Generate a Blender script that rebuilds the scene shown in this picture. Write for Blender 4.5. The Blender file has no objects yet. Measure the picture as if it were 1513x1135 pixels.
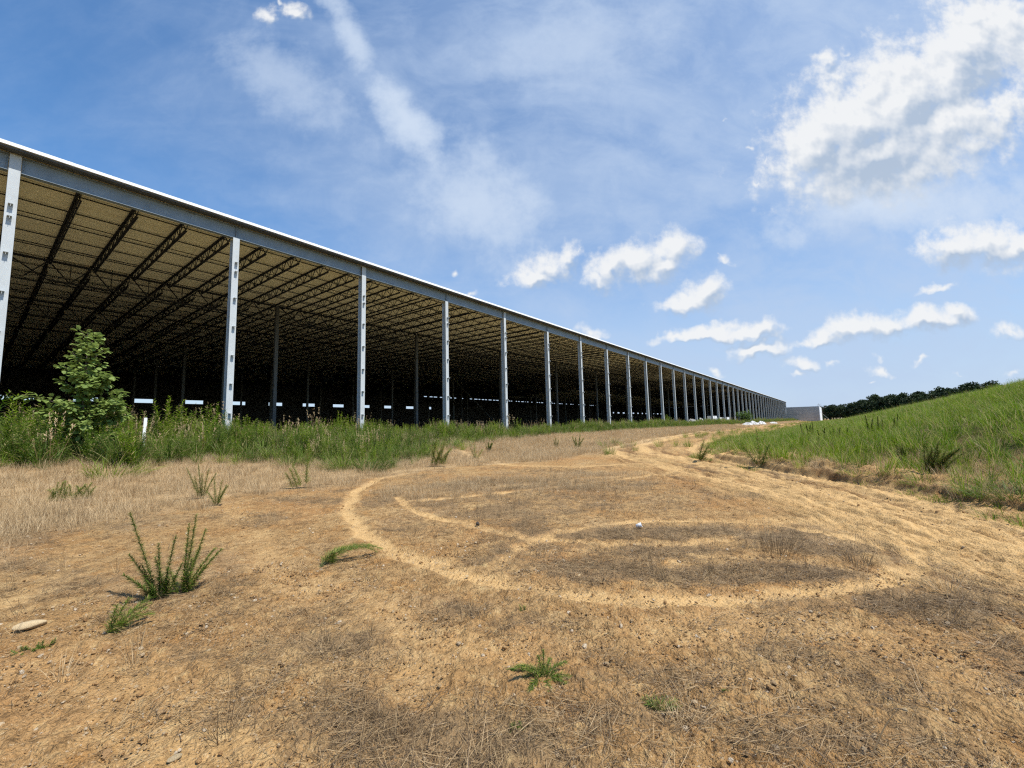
import bpy, math, random
import numpy as np
from mathutils import Vector, Matrix
rng = np.random.default_rng(7)
random.seed(7)
SC = bpy.context.scene
COL = SC.collection
# ---------------------------------------------------------------- camera model (fitted to the photograph)
FPX, PITCH, ROLL, AZ, DP, S0, S, EZ = 616.9, .1004, .0241, .6553, 27.37, .5038, 8.53, 1.6
AL = np.array([math.sin(AZ), math.cos(AZ)])          # along the facade
NR = np.array([math.cos(AZ), -math.sin(AZ)])         # facade normal, towards the camera side
ROT = math.atan2(AL[1], AL[0])                        # local x = along facade, local y = inward (-normal)

def ray(x, y):
    u, v = x-756.5, 567.5-y
    c, s = math.cos(-ROLL), math.sin(-ROLL); u, v = c*u-s*v, s*u+c*v
    return np.array([u, FPX*math.cos(PITCH)-v*math.sin(PITCH), FPX*math.sin(PITCH)+v*math.cos(PITCH)])/FPX
def st(x, y): return x*AL[0]+y*AL[1], x*NR[0]+y*NR[1]
def xy(s, t): return s*AL[0]+t*NR[0], s*AL[1]+t*NR[1]

# ---------------------------------------------------------------- noise
def vn(x, y, seed=0):
    xi = np.floor(x).astype(np.int64); yi = np.floor(y).astype(np.int64)
    fx = x-xi; fy = y-yi; fx = fx*fx*(3-2*fx); fy = fy*fy*(3-2*fy)
    def h(a, b):
        n = (a*374761393 + b*668265263 + seed*1442695041) & 0xffffffff
        n = ((n ^ (n >> 13))*1274126177) & 0xffffffff
        return ((n ^ (n >> 16)) & 0xffff)/65535.0
    return (h(xi, yi)*(1-fx)+h(xi+1, yi)*fx)*(1-fy)+(h(xi, yi+1)*(1-fx)+h(xi+1, yi+1)*fx)*fy
def fbm(x, y, o=4, seed=0, g=.5):
    r = 0; a = 1; t = 0
    for i in range(o):
        r = r+a*vn(x*2**i+17.3*i, y*2**i-9.1*i, seed+i); t += a; a *= g
    return r/t
def sm(a, b, x):
    k = np.clip((x-a)/(b-a), 0, 1); return k*k*(3-2*k)

# ---------------------------------------------------------------- terrain
TOE_S = [-40, -5, 5, 10, 13, 15.5, 19, 34, 60, 117, 420]
TOE_T = [22, 10, 5, 2.4, .6, -1.6, -4.2, -7.2, -7.4, -8.4, -9.5]
HM_S = [-60, 0, 98, 154, 308, 420, 700]
HM_H = [5.5, 5.4, 5.2, 3.4, 1.7, 1.0, .6]
def macro(x, y):
    s, t = st(x, y)
    wig = .35*(fbm(s*.35, t*.35, 3, 5)-.5)
    pad = sm(13, 26, -t)*.95
    toe = np.interp(s, TOE_S, TOE_T)+wig*2
    u = t-toe
    bank = (.20*sm(0, .15+.2*fbm(s*1.1, t*1.1, 2, 77), u)+.12*sm(.9, 1.15, u+.8*fbm(s*.9, t*.9, 2, 78)))*sm(50, 16, s)
    L = np.maximum(18-toe-2, 8)
    k = np.clip((u-2)/L, 0, 1.0)
    hm = np.interp(s, HM_S, HM_H)
    prof = np.where(k < .9, k**1.25, .9**1.25+(k-.9)*.6)
    m = hm*prof+(fbm(s*.09, t*.12, 3, 9)-.5)*.9*sm(.15, .6, k)
    far = 0
    gen = (fbm(x*.12, y*.12, 3, 3)-.5)*.16*sm(.5, 6, np.hypot(x, y)) * sm(-40, -14, t)
    return pad+bank+m+gen+far
def hit(x, y, n=3, z0=0.):
    d = ray(x, y); P = None
    k = 1.0; step = 1.02
    k = 1.2
    while k < 900:
        P = d*k
        if P[2]+EZ < float(macro(np.array(P[0]), np.array(P[1]))): break
        k *= 1.01
    a, b = k/1.01, k
    for _ in range(18):
        m = (a+b)/2; P = d*m
        if P[2]+EZ < float(macro(np.array(P[0]), np.array(P[1]))): b = m
        else: a = m
    return P[0], P[1], b
GZ = lambda x, y: float(macro(np.array(float(x)), np.array(float(y))))

# wheel tracks: traced where they lie, widths in metres
TRK = [  # points (photo px on the ground), width m, strength
 ([(600,700),(560,708),(525,728),(512,755),(540,790),(600,822),(680,850),(760,866),(860,880),(960,888),(1080,888),(1190,880),(1290,866),(1345,846),(1362,822),(1340,800),(1290,785),(1210,770)], .165, .95),
 ([(588,735),(612,757),(660,770),(720,784),(780,797),(850,802),(930,806),(1010,806),(1080,798)], .11, 1.),
 ([(586,742),(650,738),(740,729),(840,718),(940,706),(1020,694)], .12, .8),
 ([(740,840),(765,812),(820,790),(890,776),(970,770),(1060,771),(1150,776),(1240,792),(1300,810)], .12, .85),
 ([(990,838),(1040,826),(1110,824),(1190,832),(1270,846)], .11, .7),
 ([(770,815),(830,815),(900,812)], .10, .7),
 ([(300,690),(340,745),(385,800),(420,850),(470,880),(560,905),(650,935),(760,955)], .26, .42),
 ([(0,1010),(90,985),(160,1020),(240,1060),(330,1135)], .35, .5),
 ([(0,900),(60,860),(130,820)], .2, .5),
 ([(180,740),(260,735),(420,712),(560,700),(700,686),(800,688),(900,688)], .35, .55),
 ([(600,905),(640,940),(620,1000)], .25, .5),
 ([(660,655),(690,672),(760,688),(860,690),(960,684)], .25, .8),
 ([(1513,812),(1420,778),(1320,752),(1220,728),(1120,704),(1030,683),(960,668),(945,658),(990,648),(1060,638),(1130,630)], .55, 1.),
 ([(1513,850),(1400,800),(1300,770),(1200,745),(1100,718),(1010,696),(930,676),(900,664),(960,650),(1040,638),(1110,630)], .45, .9),
 ([(1513,785),(1420,760),(1330,738),(1240,716),(1150,696),(1060,676),(1020,664),(1050,650),(1110,640),(1150,634)], .35, .9),
 ([(1100,770),(1200,772),(1320,800),(1400,830),(1513,860)], .3, .6),
 ([(700,722),(830,712),(960,700),(1060,706),(1160,730)], .25, .5),
 ([(1450,1010),(1380,960),(1250,935),(1100,925),(960,930)], .3, .45),
]
LIT = [ # litter patches in photo px (cx, cy, rx, ry) strength
 (880,788,75,9,.9),(1010,786,90,8,.8),(1160,797,60,14,1.),(1240,812,70,10,.9),(960,815,90,8,.55),(880,842,70,14,.75),(1010,850,60,9,.7),(1130,850,130,14,1.),
 (1060,893,120,6,.6),(1200,895,90,10,.9),(1300,890,80,16,.9),(1420,900,90,24,1.),(1480,830,80,12,.7),(1330,1000,120,40,.5),(1490,985,60,40,.6),(1180,960,120,22,.5),
 (620,740,75,10,.8),(760,720,150,10,.9),(700,760,110,10,.5),(850,745,150,12,.55),(640,780,70,10,.45),(700,828,28,7,.8),(800,735,160,9,.6),
 (690,905,60,12,.7),(760,920,70,14,.5),(520,950,80,18,.5),(470,910,60,14,.5),(250,960,60,30,.5),(340,1060,60,25,.6),(230,1080,60,25,.5),(560,1070,140,30,.5),(1000,1060,130,25,.5),(950,1000,100,20,.5),
 (60,840,70,20,.6),(20,790,60,20,.8),(90,770,80,14,.6),(230,800,80,18,.35),(380,770,60,12,.4),(470,740,50,8,.6),(1370,830,70,10,.6),(1050,730,160,10,.4),(700,1110,100,20,.4),(1200,1090,140,25,.45),
]
TW = []
for pts, w, k in TRK:
    TW.append((np.array([hit(*p)[:2] for p in pts]), w, k))
LW = []
for cx, cy, rx, ry, k in LIT:
    a = hit(cx-rx, cy)[:2]; b = hit(cx+rx, cy)[:2]; c = hit(cx, cy-ry)[:2]; d = hit(cx, min(cy+ry, 1300))[:2]
    ux = np.array(b)-np.array(a); uy = np.array(c)-np.array(d)
    cen = (np.array(a)+np.array(b)+np.array(c)+np.array(d))/4
    M = np.linalg.inv(np.array([ux/2, uy/2]).T)
    LW.append((cen, M, k))
def polyd(x, y, P):
    best = np.full(x.shape, 1e9); sg = np.zeros(x.shape); al = np.zeros(x.shape); acc = 0.
    for i in range(len(P)-1):
        a, b = P[i], P[i+1]; d = b-a; L = math.hypot(*d)+1e-9
        k = np.clip(((x-a[0])*d[0]+(y-a[1])*d[1])/L/L, 0, 1)
        px, py = x-a[0]-k*d[0], y-a[1]-k*d[1]
        ds = np.hypot(px, py); m = ds < best
        best = np.where(m, ds, best)
        sg = np.where(m, np.sign(d[0]*py-d[1]*px)*ds, sg); al = np.where(m, acc+k*L, al)
        acc += L
    return best, sg, al
def masks(x, y):
    sand = np.zeros(x.shape); rut = np.zeros(x.shape); edge = np.zeros(x.shape); road = np.zeros(x.shape)
    wx = x+.12*(fbm(x*1.7, y*1.7, 3, 21)-.5); wy = y+.12*(fbm(x*1.7, y*1.7, 3, 31)-.5)
    for i, (P, w, k) in enumerate(TW):
        d, sg, al = polyd(wx, wy, P)
        m = np.clip(1.35-d/w+.9*(fbm(x*3.2, y*3.2, 3, 45)-.5), 0, 1)
        m = m*m*(3-2*m)*k*(.28+1.25*fbm(x*1.3, y*1.3, 4, 41+i, .6))
        sand = np.maximum(sand, np.clip(m, 0, 1))
        edge = np.maximum(edge, np.exp(-((d-w*1.15)/.09)**2)*k)
        if i in (12, 13, 14):
            road = np.maximum(road, np.clip(1.6-d/1.3, 0, 1))
            rut = np.where(d < 3, rut+np.clip(1.6-d/1.3, 0, 1)*((fbm(sg*4.2+i*7, al*.35, 4, 51)-.5)+.55*(fbm(sg*13+i*7, al*1.6, 4, 53, .65)-.5)), rut)
    lit = np.zeros(x.shape)
    for cen, M, k in LW:
        dx, dy = x-cen[0], y-cen[1]
        q = np.hypot(M[0, 0]*dx+M[0, 1]*dy, M[1, 0]*dx+M[1, 1]*dy)
        lit = np.maximum(lit, np.clip(1.5-q, 0, 1)*k)
    bg = fbm(x*.9+3, y*.9, 4, 61)
    lit = np.clip(lit*(.25+1.5*fbm(x*2.2, y*2.2, 4, 71))+np.clip(bg-.49, 0, 1)*2.2, 0, 1)*(1-.85*sand)
    return np.clip(sand, 0, 1), lit, edge, rut, road
def zones(x, y):
    """dry grass, green grass near the building, green mound: densities 0..1"""
    s, t = st(x, y)
    n1 = fbm(s*.35, t*.5, 3, 81)-.5; n2 = fbm(s*.9, t*.9, 3, 91)-.5
    gl = np.interp(s, [-30, 1, 4, 6.5, 8, 9.7, 12, 15.4, 21, 31, 60, 90, 360], [21.5, 21, 20, 19.3, 17.6, 15, 15.6, 17.3, 20, 21, 21.8, 21.3, 21])   # -t where green starts
    green = sm(-.7, .7, -t-gl+n1*2.2+n2*1.6)
    dl = np.interp(s, [-30, 0, 2, 5.4, 7, 12, 14.5, 24, 48, 82, 360], [8, 9, 10.6, 12.2, 11.2, 12.2, 11, 11, 14, 14.8, 15])
    dry = sm(-.5, .9, -t-dl+n1*3.0+n2*2)*(1-.9*sm(1.0, 3.0, -t-gl+n1*2.2))
    toe = np.interp(s, TOE_S, TOE_T)
    u = t-toe
    gm = sm(.4, 2.2, u+n1*2.5+n2*1.5)
    brown = np.clip(1.3-abs(t-toe-1.6+n1*2)/2.2, 0, 1)*sm(60, 12, s)
    # dried flat patch at the foot of the mound, near right
    return dry, green, gm, brown

# ---------------------------------------------------------------- node helpers
ALB = .80       # surface colours are set for the exposure below
def mat(name):
    m = bpy.data.materials.new(name); m.use_nodes = True
    nt = m.node_tree; nt.nodes.clear()
    out = nt.nodes.new('ShaderNodeOutputMaterial'); return m, nt, out
class NT:
    def __init__(s, nt): s.t = nt
    def n(s, typ, **kw):
        nd = s.t.nodes.new(typ)
        for k, v in kw.items(): setattr(nd, k, v)
        return nd
    def l(s, a, b): s.t.links.new(a, b)
    def inp(s, nd, i, v):
        if hasattr(v, 'is_linked') or isinstance(v, bpy.types.NodeSocket): s.l(v, nd.inputs[i])
        else: nd.inputs[i].default_value = v
    def math(s, op, a, b=None, c=None, clamp=False):
        nd = s.n('ShaderNodeMath', operation=op, use_clamp=clamp)
        s.inp(nd, 0, a)
        if b is not None: s.inp(nd, 1, b)
        if c is not None: s.inp(nd, 2, c)
        return nd.outputs[0]
    def vm(s, op, a, b=None):
        nd = s.n('ShaderNodeVectorMath', operation=op); s.inp(nd, 0, a)
        if b is not None: s.inp(nd, 1, b)
        return nd.outputs['Value'] if op in ('LENGTH', 'DOT_PRODUCT') else nd.outputs[0]
    def noise(s, vec, scale, detail=4, rough=.5, dist=0., dim='3D'):
        nd = s.n('ShaderNodeTexNoise', noise_dimensions=dim)
        if vec is not None: s.l(vec, nd.inputs['Vector'])
        nd.inputs['Scale'].default_value = scale; nd.inputs['Detail'].default_value = detail
        nd.inputs['Roughness'].default_value = rough; nd.inputs['Distortion'].default_value = dist
        return nd.outputs['Fac']
    def mapr(s, v, a, b, c=0., d=1., smooth=False):
        nd = s.n('ShaderNodeMapRange', interpolation_type='SMOOTHSTEP' if smooth else 'LINEAR'); s.inp(nd, 0, v)
        for i, q in enumerate((a, b, c, d)): nd.inputs[1+i].default_value = q
        return nd.outputs[0]
    def mix(s, f, a, b, mode='MIX'):
        nd = s.n('ShaderNodeMix', data_type='RGBA', blend_type=mode); s.inp(nd, 0, f)
        for i, v in ((6, a), (7, b)):
            if isinstance(v, bpy.types.NodeSocket): s.l(v, nd.inputs[i])
            else: nd.inputs[i].default_value = (*v, 1)
        return nd.outputs[2]
    def attr(s, name): 
        nd = s.n('ShaderNodeAttribute', attribute_name=name); return nd
    def bump(s, h, strength, dist, nrm=None):
        nd = s.n('ShaderNodeBump'); s.l(h, nd.inputs['Height']); nd.inputs['Strength'].default_value = strength; nd.inputs['Distance'].default_value = dist
        if nrm is not None: s.l(nrm, nd.inputs['Normal'])
        return nd.outputs[0]
    def bsdf(s, col, rough=.8, nrm=None, spec=.3, metal=0.):
        nd = s.n('ShaderNodeBsdfPrincipled')
        if isinstance(col, bpy.types.NodeSocket): s.l(col, nd.inputs['Base Color'])
        else: nd.inputs['Base Color'].default_value = (*col, 1)
        s.inp(nd, 'Roughness', rough)
        nd.inputs['Specular IOR Level'].default_value = spec; nd.inputs['Metallic'].default_value = metal
        if nrm is not None: s.l(nrm, nd.inputs['Normal'])
        return nd.outputs[0]

def simple(name, col, rough=.6, var=.12, scale=3., spec=.3, metal=0., bump=0., bscale=30., stain=None):
    if max(col) < .79: col = tuple(q*ALB for q in col)
    m, nt, out = mat(name); k = NT(nt)
    pos = k.n('ShaderNodeTexCoord').outputs['Object']
    f = k.noise(pos, scale, 6, .6); g = k.noise(pos, scale*14, 3, .6)
    f = k.math('ADD', k.math('MULTIPLY', f, .65), k.math('MULTIPLY', g, .35))
    c = k.mix(k.mapr(f, .3, .7), tuple(x*(1-var) for x in col), tuple(min(1, x*(1+var)) for x in col))
    if stain: c = k.mix(k.mapr(k.noise(pos, scale*.6, 8, .7), .55, .75), c, stain)
    n = k.bump(k.noise(pos, bscale, 4, .6), 1., bump) if bump else None
    nt.links.new(k.bsdf(c, rough, n, spec, metal), out.inputs[0]); return m

def foliage(name, a, b, dry=None, dryf=.0, trans=.35, tipcol=None):
    a, b, dry = [None if c is None else tuple(q*ALB for q in c) for c in (a, b, dry)]
    """leaf material: colour differs from plant to plant and blade to blade"""
    m, nt, out = mat(name); k = NT(nt)
    oi = k.n('ShaderNodeObjectInfo'); at = k.attr('rnd').outputs['Fac']
    r = k.math('ADD', k.math('MULTIPLY', oi.outputs['Random'], .6), k.math('MULTIPLY', at, .4))
    geo = k.n('ShaderNodeNewGeometry')
    pn = k.noise(geo.outputs['Position'], .35, 3, .6)
    r = k.math('ADD', r, k.math('MULTIPLY', k.math('SUBTRACT', pn, .5), 1.2), clamp=True)
    c = k.mix(r, a, b)
    if dry is not None:
        at2 = k.attr('rnd2').outputs['Fac']
        c = k.mix(k.math('LESS_THAN', at2, dryf), c, dry)
    if tipcol is not None:
        c = k.mix(k.mapr(k.attr('tip').outputs['Fac'], .5, 1., 0., .7), c, tipcol)
    p = k.bsdf(c, .55, None, .25)
    t = k.n('ShaderNodeBsdfTranslucent'); k.l(c, t.inputs[0])
    mx = k.n('ShaderNodeMixShader'); mx.inputs[0].default_value = trans
    k.l(p, mx.inputs[1]); k.l(t.outputs[0], mx.inputs[2]); k.l(mx.outputs[0], out.inputs[0]); return m

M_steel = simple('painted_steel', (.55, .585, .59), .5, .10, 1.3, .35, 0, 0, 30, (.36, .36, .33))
M_beam = simple('grey_steel', (.25, .30, .335), .5, .22, 1.6, .35)
M_joist = simple('dark_primer', (.030, .030, .032), .7, .3, 2., .2)
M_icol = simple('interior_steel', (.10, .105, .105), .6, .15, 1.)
M_deckedge = simple('white_flashing', (.85, .86, .86), .35, .03, 1.5, .5)
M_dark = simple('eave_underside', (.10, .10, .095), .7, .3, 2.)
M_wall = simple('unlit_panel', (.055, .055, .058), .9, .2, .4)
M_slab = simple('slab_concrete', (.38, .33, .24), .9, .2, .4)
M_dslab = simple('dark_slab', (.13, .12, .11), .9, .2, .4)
M_sheet = simple('dusty_sheeting', (.60, .59, .56), .6, .15, 2.)
M_conc = simple('precast_concrete', (.52, .52, .49), .9, .12, .25, .2, 0, 0, 30, (.27, .27, .27))
M_white = simple('white_plastic_and_sunlit_edge', (.80, .81, .82), .5, .04, 4.)
M_post = simple('white_post', (.78, .79, .76), .5, .06, 6.)
M_bark = simple('bark', (.13, .10, .075), .9, .3, 6.)
M_stem = simple('weed_stem', (.10, .13, .035), .7, .3, 20.)
M_rock = simple('sandstone', (.72, .55, .32), .85, .14, 9., .2, 0, .01, 22.)
M_darkrock = simple('dark_stone', (.09, .075, .06), .9, .3, 20., .2, 0, .01, 60.)
# deck: light panel, ribs along the building, sooty seams
m, nt, out = mat('roof_deck'); k = NT(nt)
pos = k.n('ShaderNodeTexCoord').outputs['Object']
mp = k.n('ShaderNodeMapping'); k.l(pos, mp.inputs[0]); mp.inputs['Scale'].default_value = (.06, 3, 1)
f = k.noise(mp.outputs[0], 1.5, 5, .7)
c = k.mix(k.mapr(f, .35, .65), (.72, .66, .44), (.86, .80, .58))
c = k.mix(k.mapr(k.noise(pos, 5., 4, .7), .62, .7), c, (.50, .44, .27))
nt.links.new(k.bsdf(c, .7, None, .2), out.inputs[0]); M_deck = m

# soil
m, nt, out = mat('soil'); k = NT(nt)
geo = k.n('ShaderNodeNewGeometry').outputs['Position']
a_s = k.attr('sand').outputs['Fac']; a_l = k.attr('litter').outputs['Fac']; a_g = k.attr('green').outputs['Fac']; a_d = k.attr('dry').outputs['Fac']; a_r = k.attr('road').outputs['Fac']
n1 = k.noise(geo, .8, 5, .6); n2 = k.noise(geo, 9., 6, .65); n3 = k.noise(geo, 55., 4, .7); n4 = k.noise(geo, 3., 5, .6)
a_u = k.attr('rutc').outputs['Fac']
n5 = k.noise(geo, 20., 5, .7); n6 = k.noise(geo, 130., 3, .7)
n0 = k.noise(geo, .28, 4, .6)
c = k.mix(k.mapr(n1, .35, .65), (.40, .225, .085), (.50, .325, .145))
c = k.mix(k.mapr(n0, .50, .64, 0, .65), c, (.44, .215, .075))
c = k.mix(k.mapr(n0, .46, .34, 0, .55), c, (.37, .265, .155))
c = k.mix(k.mapr(n4, .54, .74, 0, .7), c, (.46, .215, .055))
c = k.mix(k.mapr(n2, .50, .64, 0, .8), c, (.22, .125, .05))
c = k.mix(k.mapr(n2, .45, .30, 0, .65), c, (.64, .46, .215))
sandc = k.mix(k.mapr(n2, .3, .7), (.59, .395, .18), (.48, .295, .115))
rsand = k.math('ADD', k.math('MULTIPLY', a_u, 1.9), k.math('MULTIPLY', k.math('SUBTRACT', n2, .5), 1.4))
c = k.mix(k.math('MULTIPLY', a_r, k.mapr(rsand, -.06, .45, 0, .8)), c, sandc)
c = k.mix(k.math('MULTIPLY', a_r, k.mapr(rsand, .02, -.42, 0, .9)), c, (.21, .115, .048))
c = k.mix(k.mapr(k.math('ADD', a_s, k.math('MULTIPLY', k.math('SUBTRACT', n5, .5), .5)), .25, .8, 0, .9), c, sandc)
lt = k.mapr(k.math('ADD', a_l, k.math('MULTIPLY', k.math('SUBTRACT', n2, .5), 1.4)), .35, .85, 0, .72)
c = k.mix(lt, c, k.mix(k.mapr(n3, .3, .7), (.14, .09, .048), (.36, .25, .135)))
c = k.mix(k.math('MULTIPLY', a_d, .75), c, k.mix(n5, (.38, .25, .12), (.58, .42, .23)))
c = k.mix(k.math('MULTIPLY', a_g, .9), c, k.mix(n2, (.06, .065, .02), (.12, .10, .04)))
c = k.mix(k.mapr(n5, .56, .70, 0, .6), c, (.13, .08, .042))
c = k.mix(k.mapr(n3, .56, .72, 0, .7), c, (.10, .06, .032))
c = k.mix(k.mapr(n3, .42, .28, 0, .7), c, (.74, .58, .36))
c = k.mix(k.mapr(n6, .58, .75, 0, .6), c, (.12, .075, .04))
c = k.mix(k.mapr(n6, .42, .27, 0, .5), c, (.50, .36, .20))
voro = k.n('ShaderNodeTexVoronoi'); k.l(geo, voro.inputs['Vector']); voro.inputs['Scale'].default_value = 48
hgt = k.math('ADD', k.math('ADD', k.math('MULTIPLY', n2, 1.), k.math('ADD', k.math('MULTIPLY', n5, .6), k.math('MULTIPLY', n6, .18))), k.math('ADD', k.math('MULTIPLY', n3, .45), k.math('MULTIPLY', voro.outputs['Distance'], .35)))
st_ = k.mapr(a_s, 0, 1, .055, .02)
bp = k.n('ShaderNodeBump'); k.l(hgt, bp.inputs['Height']); bp.inputs['Strength'].default_value = 1; k.l(st_, bp.inputs['Distance'])
nt.links.new(k.bsdf(c, .95, bp.outputs[0], .1), out.inputs[0]); M_soil = m

G1, G2 = (.055, .115, .018), (.115, .195, .035)
M_green = foliage('weed_leaf', (.05, .11, .014), (.24, .34, .045), (.50, .42, .19), .12, .4)
M_mound = foliage('mound_grass_blade', (.10, .205, .008), (.30, .42, .025), (.55, .46, .19), .17, .45)
M_dry = foliage('dry_blade', (.52, .365, .185), (.86, .67, .40), (.30, .19, .09), .2, .3)
M_straw = foliage('dead_straw', (.26, .17, .085), (.60, .43, .225), (.12, .08, .045), .35, .15)
M_leaf = foliage('broad_leaf', (.11, .19, .03), (.40, .50, .14), None, 0, .4)
M_weed = foliage('narrow_leaf', (.09, .16, .018), (.28, .37, .055), (.50, .38, .15), .2)
M_wood = foliage('wood_leaf', (.028, .048, .018), (.06, .09, .028), None, 0, .15)

# ---------------------------------------------------------------- mesh builder
class MB:
    def __init__(s): s.v = []; s.f = []; s.n = 0; s.r = []; s.r2 = []; s.tip = []
    def add(s, v, f, r=.5, r2=.5, tip=None):
        v = np.asarray(v, float).reshape(-1, 3); s.v.append(v)
        s.f += [tuple(i+s.n for i in q) for q in f]; s.n += len(v)
        s.r.append(np.full(len(v), r)); s.r2.append(np.full(len(v), r2)); s.tip.append(np.zeros(len(v)) if tip is None else np.asarray(tip))
    def box(s, a, b):
        (x0, y0, z0), (x1, y1, z1) = a, b
        v = [(x0,y0,z0),(x1,y0,z0),(x1,y1,z0),(x0,y1,z0),(x0,y0,z1),(x1,y0,z1),(x1,y1,z1),(x0,y1,z1)]
        s.add(v, [(0,3,2,1),(4,5,6,7),(0,1,5,4),(1,2,6,5),(2,3,7,6),(3,0,4,7)])
    def bar(s, p, q, w, h=None):
        p, q = np.array(p, float), np.array(q, float); h = h or w
        d = q-p; L = np.linalg.norm(d); d /= L
        up = np.array([0, 0, 1.]) if abs(d[2]) < .95 else np.array([1., 0, 0])
        a = np.cross(d, up); a /= np.linalg.norm(a); b = np.cross(a, d)
        c = [(-1,-1),(1,-1),(1,1),(-1,1)]
        v = [p+a*i*w/2+b*j*h/2 for i, j in c]+[q+a*i*w/2+b*j*h/2 for i, j in c]
        s.add(v, [(0,3,2,1),(4,5,6,7),(0,1,5,4),(1,2,6,5),(2,3,7,6),(3,0,4,7)])
    def tube(s, pts, rad, sides=6, r=.5):
        pts = np.array(pts, float); n = len(pts); V = []
        rad = np.broadcast_to(np.array(rad, float), (n,))
        for i in range(n):
            d = pts[min(i+1, n-1)]-pts[max(i-1, 0)]; d /= np.linalg.norm(d)+1e-9
            up = np.array([0, 0, 1.]) if abs(d[2]) < .9 else np.array([1., 0, 0])
            a = np.cross(d, up); a /= np.linalg.norm(a); b = np.cross(a, d)
            for j in range(sides):
                t = 2*math.pi*j/sides; V.append(pts[i]+rad[i]*(a*math.cos(t)+b*math.sin(t)))
        F = [(i*sides+j, i*sides+(j+1) % sides, (i+1)*sides+(j+1) % sides, (i+1)*sides+j) for i in range(n-1) for j in range(sides)]
        F.append(tuple(range((n-1)*sides, n*sides)))
        s.add(V, F, r)
    def blade(s, base, head, L, w, arch=.5, segs=4, side=None, r=None, r2=None, droop=0.):
        """a grass blade: base point, initial direction, length, width; arch bends it over towards its heading"""
        d = np.array(head, float); d /= np.linalg.norm(d)
        if side is None:
            side = np.cross(d, [0, 0, 1.]); 
            if np.linalg.norm(side) < .1: side = np.array([random.uniform(-1, 1), random.uniform(-1, 1), 0])
            side = side/np.linalg.norm(side); th = random.uniform(-.7, .7)
            side = side*math.cos(th)+np.cross(d, side)*math.sin(th)
        p = np.array(base, float); V = []; T = []
        hz = np.array([d[0], d[1], 0.]); hl = np.linalg.norm(hz); hz = hz/hl if hl > 1e-3 else np.array([1., 0, 0])
        for i in range(segs+1):
            t = i/segs; ww = w*(1-t**1.8)*(.75+.5*min(t*3, 1))*.5
            if i < segs: V += [p-side*ww, p+side*ww]; T += [t, t]
            else: V += [p]; T += [1.]
            d = d+(hz*.55+np.array([0, 0, -1.])*(.55+droop))*arch/segs*(.4+1.4*t); d /= np.linalg.norm(d)
            p = p+d*L/segs
        F = [(2*i, 2*i+1, 2*i+3, 2*i+2) for i in range(segs-1)]+[(2*segs-2, 2*segs-1, 2*segs)]
        s.add(V, F, random.random() if r is None else r, random.random() if r2 is None else r2, T)
    def leaf(s, p, d, up, L, w, r=None, fold=.15):
        p = np.array(p, float); d = np.array(d, float); d /= np.linalg.norm(d)+1e-9
        sd = np.cross(d, up); sd /= np.linalg.norm(sd)+1e-9; nn = np.cross(sd, d)
        V = [p, p+d*L*.3-sd*w*.5+nn*w*fold, p+d*L*.7-sd*w*.42+nn*w*fold, p+d*L, p+d*L*.7+sd*w*.42+nn*w*fold, p+d*L*.3+sd*w*.5+nn*w*fold, p+d*L*.5]
        s.add(V, [(0, 6, 1), (1, 6, 2), (2, 6, 3), (3, 6, 4), (4, 6, 5), (5, 6, 0)], random.random() if r is None else r, random.random())
    def mesh(s, name, m, smooth=False):
        me = bpy.data.meshes.new(name)
        v = np.concatenate(s.v) if s.v else np.zeros((0, 3))
        me.from_pydata(v.tolist(), [], s.f)
        for nm, arr in (('rnd', s.r), ('rnd2', s.r2), ('tip', s.tip)):
            at = me.attributes.new(nm, 'FLOAT', 'POINT'); at.data.foreach_set('value', np.concatenate(arr).astype(np.float32))
        me.materials.append(m)
        if smooth: me.polygons.foreach_set('use_smooth', [True]*len(me.polygons))
        me.update(); return me
    def obj(s, name, m, parent=None, smooth=False, loc=None, rz=0.):
        o = bpy.data.objects.new(name, s.mesh(name, m, smooth)); COL.objects.link(o)
        if parent is not None: o.parent = parent
        if loc is not None: o.location = loc
        o.rotation_euler.z = rz; return o
def tag(o, label=None, cat=None, group=None, kind=None):
    if label: o['label'] = label
    if cat: o['category'] = cat
    if group: o['group'] = group
    if kind: o['kind'] = kind
    return o
def inst(o, parent, loc=None):
    c = o.copy(); COL.objects.link(c); c.parent = parent
    if loc is not None: c.location = loc
    return c

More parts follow.
